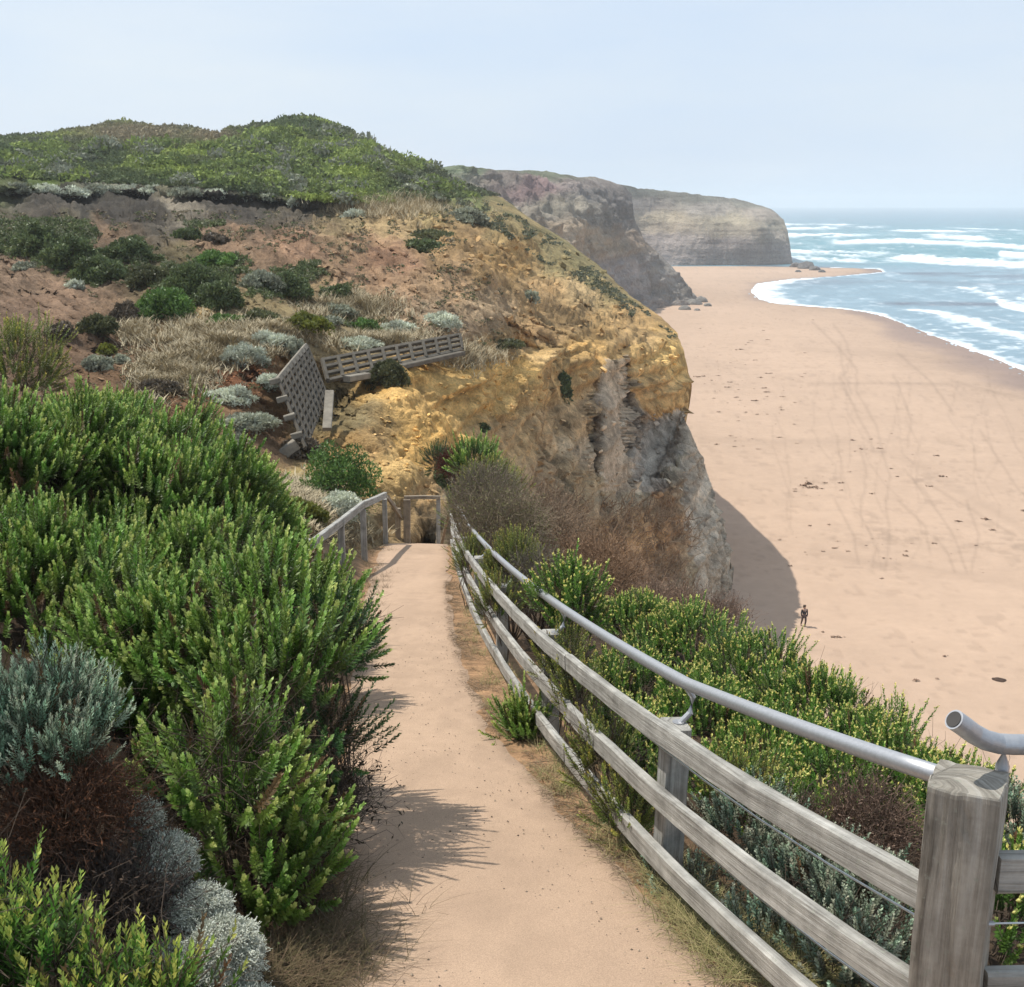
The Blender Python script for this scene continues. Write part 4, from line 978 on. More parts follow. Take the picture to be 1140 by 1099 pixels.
def russet(name, label, px, py, Y, r, seed, col=(.13, .075, .05), leafc=(.16, .07, .035), n=900, L=.16, group=None, rz=None, rr=.0016, rootdz=None):
    rs = np.random.RandomState(seed); c = np.array(at(px, py, Y)); rad = np.array([r, r, rz or r*.85])
    gz = float(ground_z(c[0], c[1]))-.05 if rootdz is None else c[2]-rootdz
    root = np.array([c[0], c[1], min(gz, c[2]-.1)])
    d = dome(n, rs, -.5); p = c+d*rad*(.4+.6*rs.rand(n, 1))*(1+.25*fbm(d[:, 0]*2, d[:, 1]*2, d[:, 2]*2+seed, s=seed))[:, None]; dr = unit(d*.6+UP*.5+rs.randn(n, 3)*.5)
    s = np.linspace(0, 1, 5)[None, :, None]; w = np.cumsum(rs.randn(n, 5, 3), 1)*L*.09
    P = p[:, None]+dr[:, None]*s*L*(.5+rs.rand(n, 1, 1))+w
    tw = curves(P, rr, rr*.5, col, var=.7, rs=rs)
    o = empty(name, root.tolist()); tag(o, label, 'shrub', group)
    k = rs.randint(0, 5, n*3); tp = P[rs.randint(0, n, n*3), k]; ld = unit(rs.randn(n*3, 3)+UP*.4); sd = unit(np.cross(ld, rs.randn(n*3, 3))); l = L*.13*(.5+rs.rand(n*3, 1))
    V = np.stack([tp, tp+ld*l*.5+sd*l*.16, tp+ld*l, tp+ld*l*.5-sd*l*.16], 1).reshape(-1, 3)
    C = np.repeat(np.array(leafc)*(.6+.8*rs.rand(n*3, 1)), 4, 0)
    mesh('dead_leaves', V-root, quads(n*3), TWIG, C, o)
    m = merge(tw, branches(root, p[:40], .012*min(1, r*3), rs)); mesh('twigs', m[0]-root, m[1], TWIG, m[2], o)
    return o
russet('dry_shrub', 'russet brown dead bush with reddish tips below the silvery bush', 75, 905, 4.15, .28, 351, n=2300, L=.11)
russet('dry_shrub', 'grey brown dead twigs at the left bottom under the russet bush', 130, 1010, 4.0, .24, 352, col=(.09, .075, .065), leafc=(.10, .07, .05), n=1300, L=.14)
russet('dry_shrub', 'dark brown dead understorey between the cushion bush and the lowest heath shrub', 285, 1020, 4.7, .33, 354, col=(.085, .065, .05), leafc=(.10, .07, .045), n=1600, L=.15, rz=.22)
russet('dry_shrub', 'dark dead undergrowth beneath the heath shrubs behind the russet bush', 205, 905, 5.6, .40, 355, col=(.075, .06, .048), leafc=(.07, .055, .035), n=1500, L=.16, rz=.26)
russet('dry_shrub', 'tangle of dark bare twigs under the heath shrubs by the path', 340, 900, 5.5, .30, 353, col=(.085, .068, .058), leafc=(.07, .06, .04), n=1500, L=.2)
def cushion(name, label, balls, seed, ls=.018, lw=.0035, n=9000, cA=(.30, .32, .27), cB=(.55, .58, .52), group=None, knob=True, rootdz=None):
    """tight pale cushion of tiny crooked stems"""
    rs = np.random.RandomState(seed); B = np.array([(*at(x, y, Y), r, rz) for x, y, Y, r, rz in balls])
    root = np.array([B[0, 0], B[0, 1], min(B[0, 2]-.1, float(ground_z(B[0, 0], B[0, 1])) if rootdz is None else B[0, 2]-rootdz)])
    w = B[:, 3]**2; idx = rs.choice(len(B), n, p=w/w.sum()); d = unit(rs.randn(n, 3)); d[:, 2] = np.where(rs.rand(n) < .75, np.abs(d[:, 2]), d[:, 2])
    rad = np.stack([B[idx, 3], B[idx, 3], B[idx, 4]], 1)
    lump = 1+.34*fbm(d[:, 0]*2.6+idx, d[:, 1]*2.6, d[:, 2]*2.6, o=4, s=seed, g=.6)
    p = B[idx, :3]+d*rad*(lump*(.84+.17*rs.rand(n)+.12*rs.rand(n)**8))[:, None]
    dr = unit(d*.7+rs.randn(n, 3)*.6); s = np.linspace(0, 1, 3)[None, :, None]
    P = p[:, None]+dr[:, None]*s*ls+np.cumsum(rs.randn(n, 3, 3), 1)*ls*.22
    m = rs.rand(n, 1); cc = np.array(cA)*(1-m)+np.array(cB)*m
    V, Fq, C = curves(P, lw*.5, lw*.4, (1, 1, 1), var=.1, rs=rs); C = C*np.repeat(cc, 9, 0)
    parts = [(V, Fq, C)]
    if knob:
        k = n//4; q = P[:k, 2]; r = lw*.9
        o8 = np.array([(1, 0, 0), (0, 1, 0), (-1, 0, 0), (0, -1, 0), (0, 0, 1), (0, 0, -1)])*r
        V = (q[:, None]+o8).reshape(-1, 3); t = np.array([(0, 1, 4), (1, 2, 4), (2, 3, 4), (3, 0, 4), (1, 0, 5), (2, 1, 5), (3, 2, 5), (0, 3, 5)])
        Ft = (np.arange(k)[:, None, None]*6+t).reshape(-1, 3); parts.append((V, Ft, np.tile(np.array(cB)*1.1, (k*6, 1))))
    o = empty(name, root.tolist()); tag(o, label, 'shrub', group)
    a = merge(*parts); mesh('foliage', a[0]-root, a[1], SOFT, np.clip(a[2], 0, .9), o)
    t = []
    for b in B: t.append(branches(root, b[:3]+dome(14, rs, -.2)*b[3]*.85, .006, rs, (.14, .11, .09), .002)); t.append(inner_twigs(b[:3], np.array([b[3], b[3], b[4]])*.9, 160, rs, .06, (.13, .11, .09), .0012))
    t = merge(*t); mesh('branches', t[0]-root, t[1], TWIG, t[2], o)
    return o
cushion('cushion_bush', 'whitish grey curly cushion bush trailing down beside the dead twigs', [(158, 915, 4.3, .075, .09), (182, 962, 4.2, .125, .11), (222, 1018, 4.05, .115, .10), (248, 1068, 3.85, .15, .13), (258, 1130, 3.7, .14, .10), (200, 1075, 3.9, .10, .09)], 361, n=46000, ls=.014, lw=.0034, cA=(.42, .44, .34), cB=(.80, .82, .70))

# ---- the seaward side of the fence
BG = 'yellow budded shrubs on the slope beyond the fence'
for i, (px, py, Y, rx, ry, rz, lab) in enumerate([
 (636, 682, 8.9, .26, .28, .42, 'tall yellow budded shrub growing up through the pipe handrail'),
 (712, 700, 13.6, .45, .5, .36, 'yellow budded shrub below the brown twiggy cliff foot'),
 (768, 716, 12.6, .55, .5, .40, 'yellow budded shrub at the crest of the slope beneath the grey cliff edge'),
 (838, 758, 11.0, .55, .5, .40, 'wide yellow budded shrub on the slope crest left of the walker'),
 (905, 798, 9.7, .50, .45, .36, 'yellow budded shrub on the slope crest directly below the walker'),
 (962, 838, 8.5, .42, .4, .32, 'green budded shrub with a dark shaded top on the slope crest'),
 (1022, 880, 7.2, .36, .4, .28, 'green budded shrub on the slope crest left of the corner post'),
 (700, 765, 10.6, .42, .4, .38, 'yellow budded shrub directly behind the middle of the handrail'),
 (780, 810, 9.4, .48, .4, .38, 'densely flowering yellow budded shrub just above the handrail'),
 (860, 850, 8.2, .42, .4, .32, 'yellow budded shrub between the slope crest and handrail'),
 (935, 890, 7.2, .36, .35, .28, 'yellow budded shrub beside the dry brown twigs'),
 (800, 890, 7.0, .38, .35, .28, 'olive budded shrub below the handrail near its bracket'),
 (700, 830, 8.0, .30, .3, .28, 'small budded shrub in the gap under the handrail left of the second post'),
 (1130, 1010, 4.6, .30, .3, .16, 'bright green shrub behind the level rails right of the corner post'),
 (1075, 910, 6.6, .30, .3, .22, 'green budded shrub hidden partly by the corner post'),
 (880, 925, 6.4, .25, .25, .20, 'small dark budded shrub above the top rail'),
]):
    shrub('budded_shrub', lab, 'shrub', 'bud', px, py, Y, rx, ry, rz, 400+i, BG, lean=(-.05, -.02, 0), gap=.06)
SG = 'grey saltbushes beside the fence'
for i, (px, py, Y, r, rz, lab) in enumerate([
 (835, 930, 5.7, .28, .22, 'grey green saltbush pushing against the middle rail'), (905, 985, 5.1, .28, .22, 'grey green saltbush between top and middle rails'), (965, 1015, 4.6, .26, .22, 'silvery saltbush leaning on the corner post'),
 (775, 1000, 5.1, .17, .15, 'small grey saltbush under the middle rail beside the second post'), (860, 1060, 4.5, .22, .18, 'grey saltbush behind the bottom rail'), (1140, 930, 5.2, .22, .2, 'pale saltbush seen right of the corner post'), (940, 1075, 4.2, .2, .16, 'silvery saltbush low behind the lowest wire')]):
    shrub('saltbush', lab, 'shrub', 'salt', px, py, Y, r, r, rz, 430+i, SG, mat=SOFT, lean=(0, 0, 0))
OG = 'yellow green plants creeping through the rails'
for i, (px, py, Y, r, rz, lab) in enumerate([
 (650, 778, 7.15, .15, .20, 'yellow green plant growing between the top and middle rails'), (672, 850, 6.25, .15, .22, 'yellow green plant climbing over the middle rail'), (700, 900, 5.75, .11, .14, 'yellow green plant filling the gap above the bottom rail'),
 (622, 735, 8.1, .13, .18, 'olive plant behind the middle rail below the tall budded shrub'), (556, 672, 11.1, .18, .24, 'olive plant tangled in the rails halfway down'), (526, 625, 15.6, .22, .34, 'olive plant covering the far rails'), (575, 640, 13.0, .35, .45, 'mixed olive shrub behind the bend of the handrail'),
 (820, 880, 6.6, .2, .2, 'olive shrub behind the top rail'), (586, 806, 8.1, .04, .07, 'small bright green weed at the foot of the bottom rail')]):
    shrub('creeping_plant', lab, 'plant', 'olive' if i != 8 else 'heath', px, py, Y, r, r, rz, 450+i, OG, lean=(0, 0, 0), size=.8, twigs=i < 8)
DG = 'dry brushwood on the seaward slope'
for i, (px, py, Y, r, rz, n, col, lab) in enumerate([
 (965, 935, 6.0, .30, .28, 1500, (.17, .115, .085), 'reddish brown dead twiggy bush under the handrail left of the corner post'),
 (600, 655, 12.5, .42, .38, 1300, (.20, .165, .13), 'grey brown brushwood between the handrail and tall budded shrub'),
 (560, 590, 17.5, .75, .6, 2200, (.24, .19, .13), 'large grey brown brushwood mound beyond the handrail'),
 (600, 600, 20, .8, .75, 2200, (.25, .18, .12), 'brown twiggy brushwood against the cliff foot'),
 (540, 560, 22, .7, .7, 1600, (.21, .17, .13), 'dark brushwood at the far end of the handrail'),
 (660, 640, 17, .8, .6, 2000, (.28, .18, .11), 'rust brown brushwood behind the budded shrubs'),
 (745, 690, 15.5, .7, .4, 1500, (.25, .17, .12), 'brown brushwood at the slope crest below the grey cliff'),
 (800, 690, 14.5, .35, .2, 500, (.22, .15, .11), 'small pinkish dry tuft on the slope crest beside the beach'),
 (870, 930, 6.2, .25, .2, 600, (.13, .10, .08), 'short dead bush between the rails and budded shrubs')]):
    russet('brushwood', lab, px, py, Y, r, 470+i, col=col, leafc=(.17, .17, .07) if i in (1, 2, 4) else tuple(np.array(col)*1.1), n=n, L=.10+.008*Y, group=DG, rz=rz, rr=.0010+.00016*Y)
for i, (px, py, Y, r, rz, kd, lab) in enumerate([(545, 545, 24, .55, .6, 'olive', 'olive green shrub above the far end of the handrail'), (530, 512, 31, .5, .32, 'heath', 'small bright green bush on top of the far brushwood'),
    (514, 572, 26.2, .3, .6, 'olive', 'narrow green shrub just behind the last fence post'), (488, 511, 33, .28, .28, 'heath_dark', 'tiny dark green bush on the cliff face above the steps')]):
    shrub('coastal_shrub', lab, 'shrub', kd, px, py, Y, r, r, rz, 490+i, size=1.7, rootdz=.6)
russet('dry_shrub', 'small dark red dead bush between two green ones above the steps', 506, 520, 32, .42, 497, col=(.12, .05, .035), leafc=(.12, .045, .03), n=900, L=.3, rr=.006, rootdz=.5)

# ---- grass and litter close by (nobody could count it)
def strew(zones, seed, n, fn):
    rs = np.random.RandomState(seed); out = []
    for (px, py, rx, ry, k) in zones:
        m = int(n*k); q = rs.randn(m, 2)*.5
        for a, b in q:
            p = near_at(px+a*rx, py+b*ry)
            out.append(p[:])
    return np.array(out), rs
def near_grass():
    Z = [(365, 1070, 60, 60, 1.0), (345, 1000, 50, 40, .4), (420, 640, 22, 40, .8), (380, 660, 40, 40, .8), (360, 625, 60, 24, .9), (400, 600, 30, 30, .8), (310, 1100, 60, 30, .6)]
    p, rs = strew(Z, 601, 60, None); c = np.repeat(p, 22, 0)+rs.randn(len(p)*22, 3)*np.array([.05, .05, 0]); c[:, 2] = ground_z(c[:, 0], c[:, 1])
    g = blades(c, .15, .0020, 1.1, (.15, .10, .065), (.085, .075, .035), rs, droop=1.0)
    o = mesh('grass', *g[:2], TWIG, g[2]); tag(o, 'brown and olive grass under the shrubs by the path', kind='stuff')
    Z = [(690, 930, 30, 30, .5), (735, 980, 40, 40, .8), (800, 1050, 50, 40, 1.2), (860, 1080, 50, 30, 1.6), (905, 1095, 30, 20, 1.0), (620, 860, 30, 30, .4), (560, 770, 20, 40, .5), (530, 690, 12, 40, .6), (520, 650, 10, 30, .6), (770, 1020, 30, 30, .6), (640, 880, 26, 30, .3)]
    p, rs = strew(Z, 602, 36, None); p = p[p[:, 0] > pathR(p[:, 1])-.02]; c = np.repeat(p, 24, 0)+rs.randn(len(p)*24, 3)*np.array([.03, .03, 0]); c[:, 2] = ground_z(c[:, 0], c[:, 1])
    g = blades(c, .13, .0018, .9, (.36, .29, .15), (.14, .15, .05), rs, droop=.9)
    o = mesh('dry_grass', *g[:2], TWIG, g[2]); tag(o, 'straw coloured and green grass along the foot of the fence', kind='stuff')
    # straw and twig litter
    rs = np.random.RandomState(603); Y = 3+rs.rand(9000)**1.3*16; X = pathR(Y)+.02+np.abs(rs.randn(9000))*.16-.10*rs.rand(9000)
    Yl = 3+rs.rand(3500)*12; Xl = pathL(Yl)+.05-np.abs(rs.randn(3500))*.25
    X = np.r_[X, Xl]; Y = np.r_[Y, Yl]; m = fbm(X*3, Y*3, s=604)+rs.rand(len(X))*.5 > .05; X, Y = X[m], Y[m]
    p = np.stack([X, Y, ground_z(X, Y, False)+.034], 1); p[:, 2] = np.where((X < pathR(Y)) & (X > pathL(Y)), p[:, 2], ground_z(X, Y)+.01)
    az = rs.rand(len(X))*6.28; d = np.stack([np.cos(az), np.sin(az), rs.randn(len(X))*.12], 1); s = np.linspace(-.5, .5, 3)[None, :, None]
    P = p[:, None]+d[:, None]*s*(.02+.07*rs.rand(len(X), 1, 1))+rs.randn(len(X), 3, 3)*.004
    g = curves(P, .0013, .0009, (.24, .18, .12), var=1.1, rs=rs); o = mesh('litter', *g[:2], TWIG, g[2]); tag(o, 'dry straw and twig litter along the path edges', kind='stuff')
near_grass()

def gravel():
    rs = np.random.RandomState(610); n = 5200; Y = 3.6+rs.rand(n)**1.7*11; u = rs.rand(n); w = .5+.5*np.abs(u-.5)*2
    X = pathL(Y)+(pathR(Y)-pathL(Y))*u; m = rs.rand(n) < w*.8; X, Y = X[m], Y[m]; n = len(X)
    P = np.stack([X, Y, ground_z(X, Y, False)+.031], 1); s = .0018+.006*rs.rand(n)**4
    t8 = np.array([(1,0,0),(0,1,0),(-1,0,0),(0,-1,0),(0,0,.8),(0,0,-.6)], float); t = np.array([(0,1,4),(1,2,4),(2,3,4),(3,0,4),(1,0,5),(2,1,5),(3,2,5),(0,3,5)])
    V = (t8[None]*(.6+.8*rs.rand(n, 6, 1))*s[:, None, None]+P[:, None]).reshape(-1, 3)
    C = np.repeat(np.array([.34, .27, .20])*(.35+1.0*rs.rand(n, 1)), 6, 0)
    o = mesh('gravel', V, (np.arange(n)[:, None, None]*6+t).reshape(-1, 3), TWIG, C, smooth=False); tag(o, 'loose grit and pebbles on the sandy path', kind='stuff')
gravel()
# ------------------------------------------------------------ plants on the far slope
def clumps(c, rad, nl, lr, n, ls, cA, cB, rs, up=.35, asp=.5, low=-.15):
    """leaf-sized faces spread through lumpy lobes: returns V,F,C"""
    d = dome(nl, rs, low); lc = c+d*rad*(.62+.3*rs.rand(nl, 1)); i = rs.randint(0, nl, n); q = unit(rs.randn(n, 3)); q[:, 2] = np.where(rs.rand(n) < .8, np.abs(q[:, 2]), q[:, 2])
    p = lc[i]+q*lr*(.55+.5*rs.rand(n, 1))*rad/rad.max()*np.array([1, 1, 1.1])
    ld = unit(q*.6+UP*up+rs.randn(n, 3)*.5); sd = unit(np.cross(ld, q+rs.randn(n, 3)*.5)); l = ls*(.6+.8*rs.rand(n, 1))
    V = np.stack([p-ld*l*.5, p+sd*l*asp*.5, p+ld*l*.5, p-sd*l*asp*.5], 1).reshape(-1, 3)
    t = (.72+.56*rs.rand(nl, 1))[i]; m = rs.rand(n, 1); C = (np.array(cA)*(1-m)+np.array(cB)*m)*t
    return V, quads(n), np.repeat(C, 4, 0)
PAL = dict(dark=((.075, .10, .042), (.14, .18, .065)), green=((.08, .15, .04), (.16, .27, .06)), yel=((.13, .15, .025), (.24, .25, .04)), grey=((.24, .25, .18), (.42, .43, .32)),
           silver=((.42, .44, .34), (.68, .70, .56)), brown=((.10, .078, .055), (.18, .145, .10)), olive=((.08, .09, .04), (.15, .155, .065)))
def far_shrub(px, py, hw, hh, kind, label, group, seed, name='coastal_shrub', dens=1.0, part=True):
    """px,py foot of the plant; hw,hh its half width and height in the photo's pixels"""
    h, n = surf(px, py-1)
    if h is None: return
    rs = np.random.RandomState(seed); k = h.y/F*1.02; rx = hw*k; rz = hh*k*.95
    c = np.array(h)+np.array([0, rx*.35, 0]); rad = np.array([rx, rx*.8, rz])
    nl = int(np.clip(rx*rz*14, 12, 60)); n_ = int(np.clip(hw*hh*9*dens, 350, 6500)); ls = max(.07, 4.2*k)
    lr = max(rx, rz)*(.42 if nl < 25 else .30)
    V, Fq, C = clumps(c, rad*.95, nl, lr, n_, ls, *PAL[kind], rs, asp=.45 if kind not in ('silver',) else .3)
    root = np.array(h); tw = inner_twigs(c, rad, 60, rs, rx*.5, r=.012*max(.5, rx/2)); br = merge(tw, branches(root-np.array([0, 0, .2]), c+dome(10, rs, 0)*rad*.7, .03*max(.6, rx/2), rs, thin=.01))
    o = empty(name, root.tolist()); tag(o, label, 'shrub', group)
    mesh('foliage', V-root, Fq, SOFT if kind in ('silver', 'grey') else LEAF, C, o, smooth=False)
    mesh('branches', br[0]-root, br[1], TWIG, br[2], o)
G1 = 'scattered shrubs on the slope under the grey scarp'; G2 = 'grey cushions around the crib walls'; G3 = 'plants on the upper cliff rim'
FS = [
 (178,358,32,32,'green','neat rounded bright green shrub in the middle of the slope',G1),
 (110,315,30,24,'dark','dark green shrub left of the rounded bright one, on the sandy edge',G1),
 (75,300,34,34,'dark','dark green shrub mass at the top of the sandy slide',G1),
 (40,285,28,34,'dark','dark green shrub on the slope near the left picture edge under the scarp',G1),
 (140,290,28,22,'dark','dark olive shrub below the centre of the grey scarp',G1),
 (165,318,26,20,'olive','olive shrub above the rounded bright green shrub',G1),
 (215,330,32,30,'dark','broad dark green shrub right of the rounded bright one, upper part',G1),
 (240,345,26,28,'dark','dark green shrub at the middle of the slope beside a pale scree patch',G1),
 (236,298,24,16,'green','mid green shrub crowning the dark mass in mid slope',G1),
 (206,268,17,13,'dark','small dark shrub alone on brown soil just under the scarp',G1),
 (240,272,14,10,'brown','dead brown bush beside the small dark shrub under the scarp',G1),
 (318,330,28,22,'dark','dark green shrub above the yellow one in mid slope',G1),
 (290,322,24,16,'grey','grey green bush between the two dark shrub masses in mid slope',G1),
 (340,370,24,18,'yel','yellow green shrub on dry grass above the tall crib wall',G1),
 (378,333,14,14,'dark','small dark shrub at the foot of the red soil slope',G1),
 (406,372,15,14,'green','small round green shrub among grey bushes above the long crib wall',G1),
 (290,358,22,10,'olive','low olive bush over the dry grass patch',G1),
 (250,362,22,10,'green','low green bush at the head of the dry grass patch',G1),
 (106,372,20,18,'olive','olive tussocky shrub at the foot of the sandy slide',G1),
 (66,376,17,14,'brown','brown dead tussock on the lower sandy slide',G1),
 (140,358,16,18,'brown','straw coloured tussock beside the rounded bright green shrub',G1),
 (118,395,10,10,'yel','small yellow green tuft under the olive tussock',G1),
 (108,412,17,14,'grey','grey green bush above the heath bank, foot of the sandy slide',G1),
 (134,406,11,9,'grey','small round grey bush next to a dark gully hole',G1),
 (175,440,24,14,'brown','dark brown dead bush on the crest of the heath bank',G1),
 (82,322,10,8,'silver','tiny silver bush on the edge of the sandy slide',G1),
 (28,302,14,8,'grey','grey low bush on top of the sandy slide',G1),
 (270,405,24,18,'silver','pale grey green mound on the red soil left of the crib wall',G2),
 (300,388,26,16,'silver','pale green mound at the top of the dry grass by the crib wall',G2),
 (298,432,18,14,'silver','round whitish cushion bush touching the crib wall',G2),
 (326,398,14,18,'grey','grey bush behind the top corner of the tall crib wall',G2),
 (255,450,28,16,'silver','wide pale cushion bush left of the crib wall',G2),
 (270,480,36,16,'grey','grey cushion bush above the heath bank crest',G2),
 (258,496,20,10,'grey','low grey cushion bush just behind the heath shrubs',G2),
 (395,388,28,10,'silver','low silver mat above the left end of the long crib wall',G2),
 (445,372,20,12,'silver','silver mat over the middle of the long crib wall',G2),
 (490,366,22,14,'silver','silver mat over the right end of the long crib wall',G2),
 (365,362,16,8,'grey','small grey mat right of the yellow green shrub',G2),
 (372,352,22,10,'grey','grey mat below the red soil slope',G2),
 (432,430,22,28,'olive','olive green shrub in front of the long crib wall',G2),
 (376,560,46,58,'green','large dark glossy green shrub between tall crib wall and handrail',G2),
 (335,585,26,26,'yel','yellow green shrub below the foot of the tall crib wall',G2),
 (330,510,24,20,'brown','dark dead bush at the foot of the tall crib wall',G2),
 (375,578,32,24,'silver','pale silvery dead looking bush behind the low handrail',G2),
 (590,335,10,9,'grey','small grey green bush alone on the bare yellow slope',G3),
 (627,440,9,24,'dark','dark plant hanging in a hollow of the yellow cliff',G3),
 (560,388,22,8,'olive','low olive mat on the slope right of the long crib wall',G3),
 (470,280,24,12,'dark','dark green mat on the upper slope under the grassy ledge',G3),
 (480,268,26,10,'olive','olive mat along the grassy ledge',G3),
 (520,248,24,14,'grey','grey bush at the right end of the grassy ledge',G3),
 (455,215,14,8,'grey','small grey bush on the green plateau behind the ledge',G3),
 (395,243,14,7,'silver','whitish clump on the lip of the scarp',G3),
 (536,480,10,6,'dark','tiny dark plant under the lip of the yellow cliff',G3),
 (500,545,20,30,'dark','dark green plant beside the top of the steps',G3),
]
for i, (x, y, hw, hh, k, lab, g) in enumerate(FS): far_shrub(x, y, hw, hh, k, lab, g, 700+i, dens=1.5 if y > 540 else 1.0)
for i, (x, w) in enumerate([(15, 16), (45, 18), (78, 18), (108, 22), (140, 18), (172, 16), (204, 18), (238, 16), (270, 16), (298, 13), (330, 10)]):
    rim = float(np.interp(x, [-170,0,40,80,120,170,230,300,340,420], [213,213,214,217,215,214,219,222,230,236]))
    h, n = surf(x, rim-2)
    wh = ['at the left picture edge', 'near the left picture edge', 'left of the thin post', 'right of the thin post', 'over the darkest scarp face', 'over a pale sand streak', 'above the middle of the scarp', 'right of the scarp middle', 'above the second pale streak', 'near the right end of the scarp', 'at the very right end of the scarp'][i]
    far_shrub(x, rim+1, w, 8+(i*5 % 5), 'silver' if i % 3 else 'grey', 'grey cushion bush overhanging the scarp lip '+wh, 'grey bushes along the scarp lip', 760+i)

# ---- dense scrub over the hill, too many plants to count
def region_pts(n, seed, x0, x1, y0, y1, test):
    rs = np.random.RandomState(seed); x = x0+(x1-x0)*rs.rand(n); y = y0+(y1-y0)*rs.rand(n); m = test(x, y); return x[m], y[m], rs
def cover(name, label, x, y, rs, per, size, ls, colf, mat=LEAF, asp=.55, flat=.5):
    P, Nn, K = surf_many(x, y); n = len(P); k = P[:, 1]/F; sz = size*k*(.5+rs.rand(n)); px, py = np.asarray(x)[K], np.asarray(y)[K]
    q = unit(rs.randn(n, per, 3)); q[..., 2] = np.abs(q[..., 2])
    p = P[:, None]+q*sz[:, None, None]*np.array([1, 1, flat])*(.6+.4*rs.rand(n, per, 1))
    ld = unit(q*.5+rs.randn(n, per, 3)*.6+UP*.3); sd = unit(np.cross(ld, q+rs.randn(n, per, 3)*.4)); l = (ls*k)[:, None, None]*(.6+.8*rs.rand(n, per, 1))
    V = np.stack([p-ld*l*.5, p+sd*l*asp*.5, p+ld*l*.5, p-sd*l*asp*.5], 2).reshape(-1, 3)
    c = colf(P, px, py, rs)[:, None]*(.75+.5*rs.rand(n, per, 1)); C = np.repeat(c, 4, 1).reshape(-1, 3)
    o = mesh(name, V, quads(n*per), mat, np.clip(C, .004, .9), smooth=False); tag(o, label, kind='stuff'); return o
def hillcol(P, px, py, rs):
    a = fbm(P[:, 0]*.06, P[:, 1]*.03, P[:, 2]*.15, o=4, s=801, g=.6)*1.3; b = fbm(P[:, 0]*.18, P[:, 1]*.12, o=2, s=802)
    dark = np.array([.13, .16, .075]); br = np.array([.31, .37, .095]); gr = np.array([.125, .13, .095]); dry = np.array([.27, .225, .14])
    w = sst(-.15, .3, a+b*.6)[:, None]; c = dark*(1-w)+br*w
    w = (sst(.1, .4, b-a*.4)*.7)[:, None]; c = c*(1-w)+gr*w
    e = np.maximum(bump(px, py, 150, 150, 70, 11), bump(px, py, 235, 153, 30, 8))+.0; w = np.clip(e*1.3, 0, 1)[:, None]; c = c*(1-w)+dry*w
    w = (sst(400, 470, px)*sst(215, 195, py)*.6)[:, None]; c = c*(1-w)+gr*.85*w
    return c
x, y, rs = region_pts(42000, 810, -420, 575, 128, 240, lambda x, y: (greenness(x, y) > .4))
cover('scrub', 'low green and grey scrub covering the hill above the scarp', x, y, rs, 13, 6.5, 4.6, hillcol, mat=SOFT, flat=.55)
def ridgecol(P, px, py, rs):
    m = rs.rand(len(P), 1); return np.array([.10, .115, .06])*m+np.array([.20, .205, .15])*(1-m)
def hillcol2(P, px, py, rs):
    k = rs.rand(len(P), 1); m = rs.rand(len(P), 1); c = np.array([.13, .165, .065])*m+np.array([.27, .33, .09])*(1-m)
    return np.where(k < .25, np.array([.24, .25, .18]), c)
x, y, rs = region_pts(2200, 821, -420, 560, 140, 236, lambda x, y: (greenness(x, y) > .4) & (fbm(x/26, y/9, o=3, s=822) > -.05) & (y > 14+np.interp(x, [s[0] for s in SIL[:15]], [s[1] for s in SIL[:15]])) & (bump(x, y, 150, 150, 80, 14)+bump(x, y, 235, 153, 34, 10) < .35))
cover('tall_scrub', 'taller rounded scrub standing out of the hill cover', x, y, rs, 90, 13, 5.0, hillcol2, mat=SOFT, flat=.75)
ry = lambda x: np.interp(x, [480,500,560,595,631,666,701,736,760], [200,206,228,253,275,303,334,360,380])
x, y, rs = region_pts(14000, 811, 490, 752, 205, 380, lambda x, y: (y > ry(x)) & (y < ry(x)+np.interp(x, [490, 600, 750], [30, 34, 10])) & (fbm(x/9, y/6, o=3, s=812) > .12))
cover('rim_scrub', 'grey green low plants along the cliff rim', x, y, rs, 10, 3.2, 2.8, ridgecol, mat=SOFT)
x, y, rs = region_pts(16000, 813, -40, 560, 235, 470, lambda x, y: (fbm(x/20, y/12, o=3, s=814) > .16) & (greenness(x, y) < .2) & (cliffness(x, y) < .2) & ~((x < 120) & (y > 290) & (y < 400) & (y > 290+x*.6-10)) & ~((x > 300) & (x < 520) & (y > 370)))
def slopecol(P, px, py, rs):
    m = rs.rand(len(P), 1); k = rs.rand(len(P), 1); c = np.array([.19, .16, .095])*m+np.array([.33, .27, .18])*(1-m)
    return np.where(k < .35, np.array([.13, .15, .07]), c)
cover('ground_plants', 'low dull plants scattered over the brown slope', x, y, rs, 9, 2.6, 2.4, slopecol, mat=SOFT)
def ucol(P, px, py, rs):
    m = rs.rand(len(P), 1); c = np.array([.085, .11, .05])*m+np.array([.16, .19, .075])*(1-m); k = rs.rand(len(P), 1)
    return np.where(k < .18, np.array([.25, .25, .16]), c)
zz = [(40, 275, 34, 18), (75, 262, 40, 10), (100, 300, 40, 22), (150, 282, 26, 12), (205, 312, 40, 26), (250, 300, 26, 20), (310, 318, 36, 20), (380, 326, 20, 12), (345, 300, 20, 10), (0, 265, 20, 20), (225, 250, 30, 5), (395, 360, 40, 8), (55, 250, 50, 8)]
x, y, rs = region_pts(30000, 817, -40, 440, 240, 370, lambda x, y: sum(np.exp(-(((x-a)/c)**2+((y-b)/d)**2)) for a, b, c, d in zz)+.5*fbm(x/8, y/6, o=3, s=818) > .62)
cover('undergrowth', 'tangled dull green undergrowth between the slope shrubs', x, y, rs, 9, 4.0, 3.0, ucol, mat=SOFT, flat=.9)
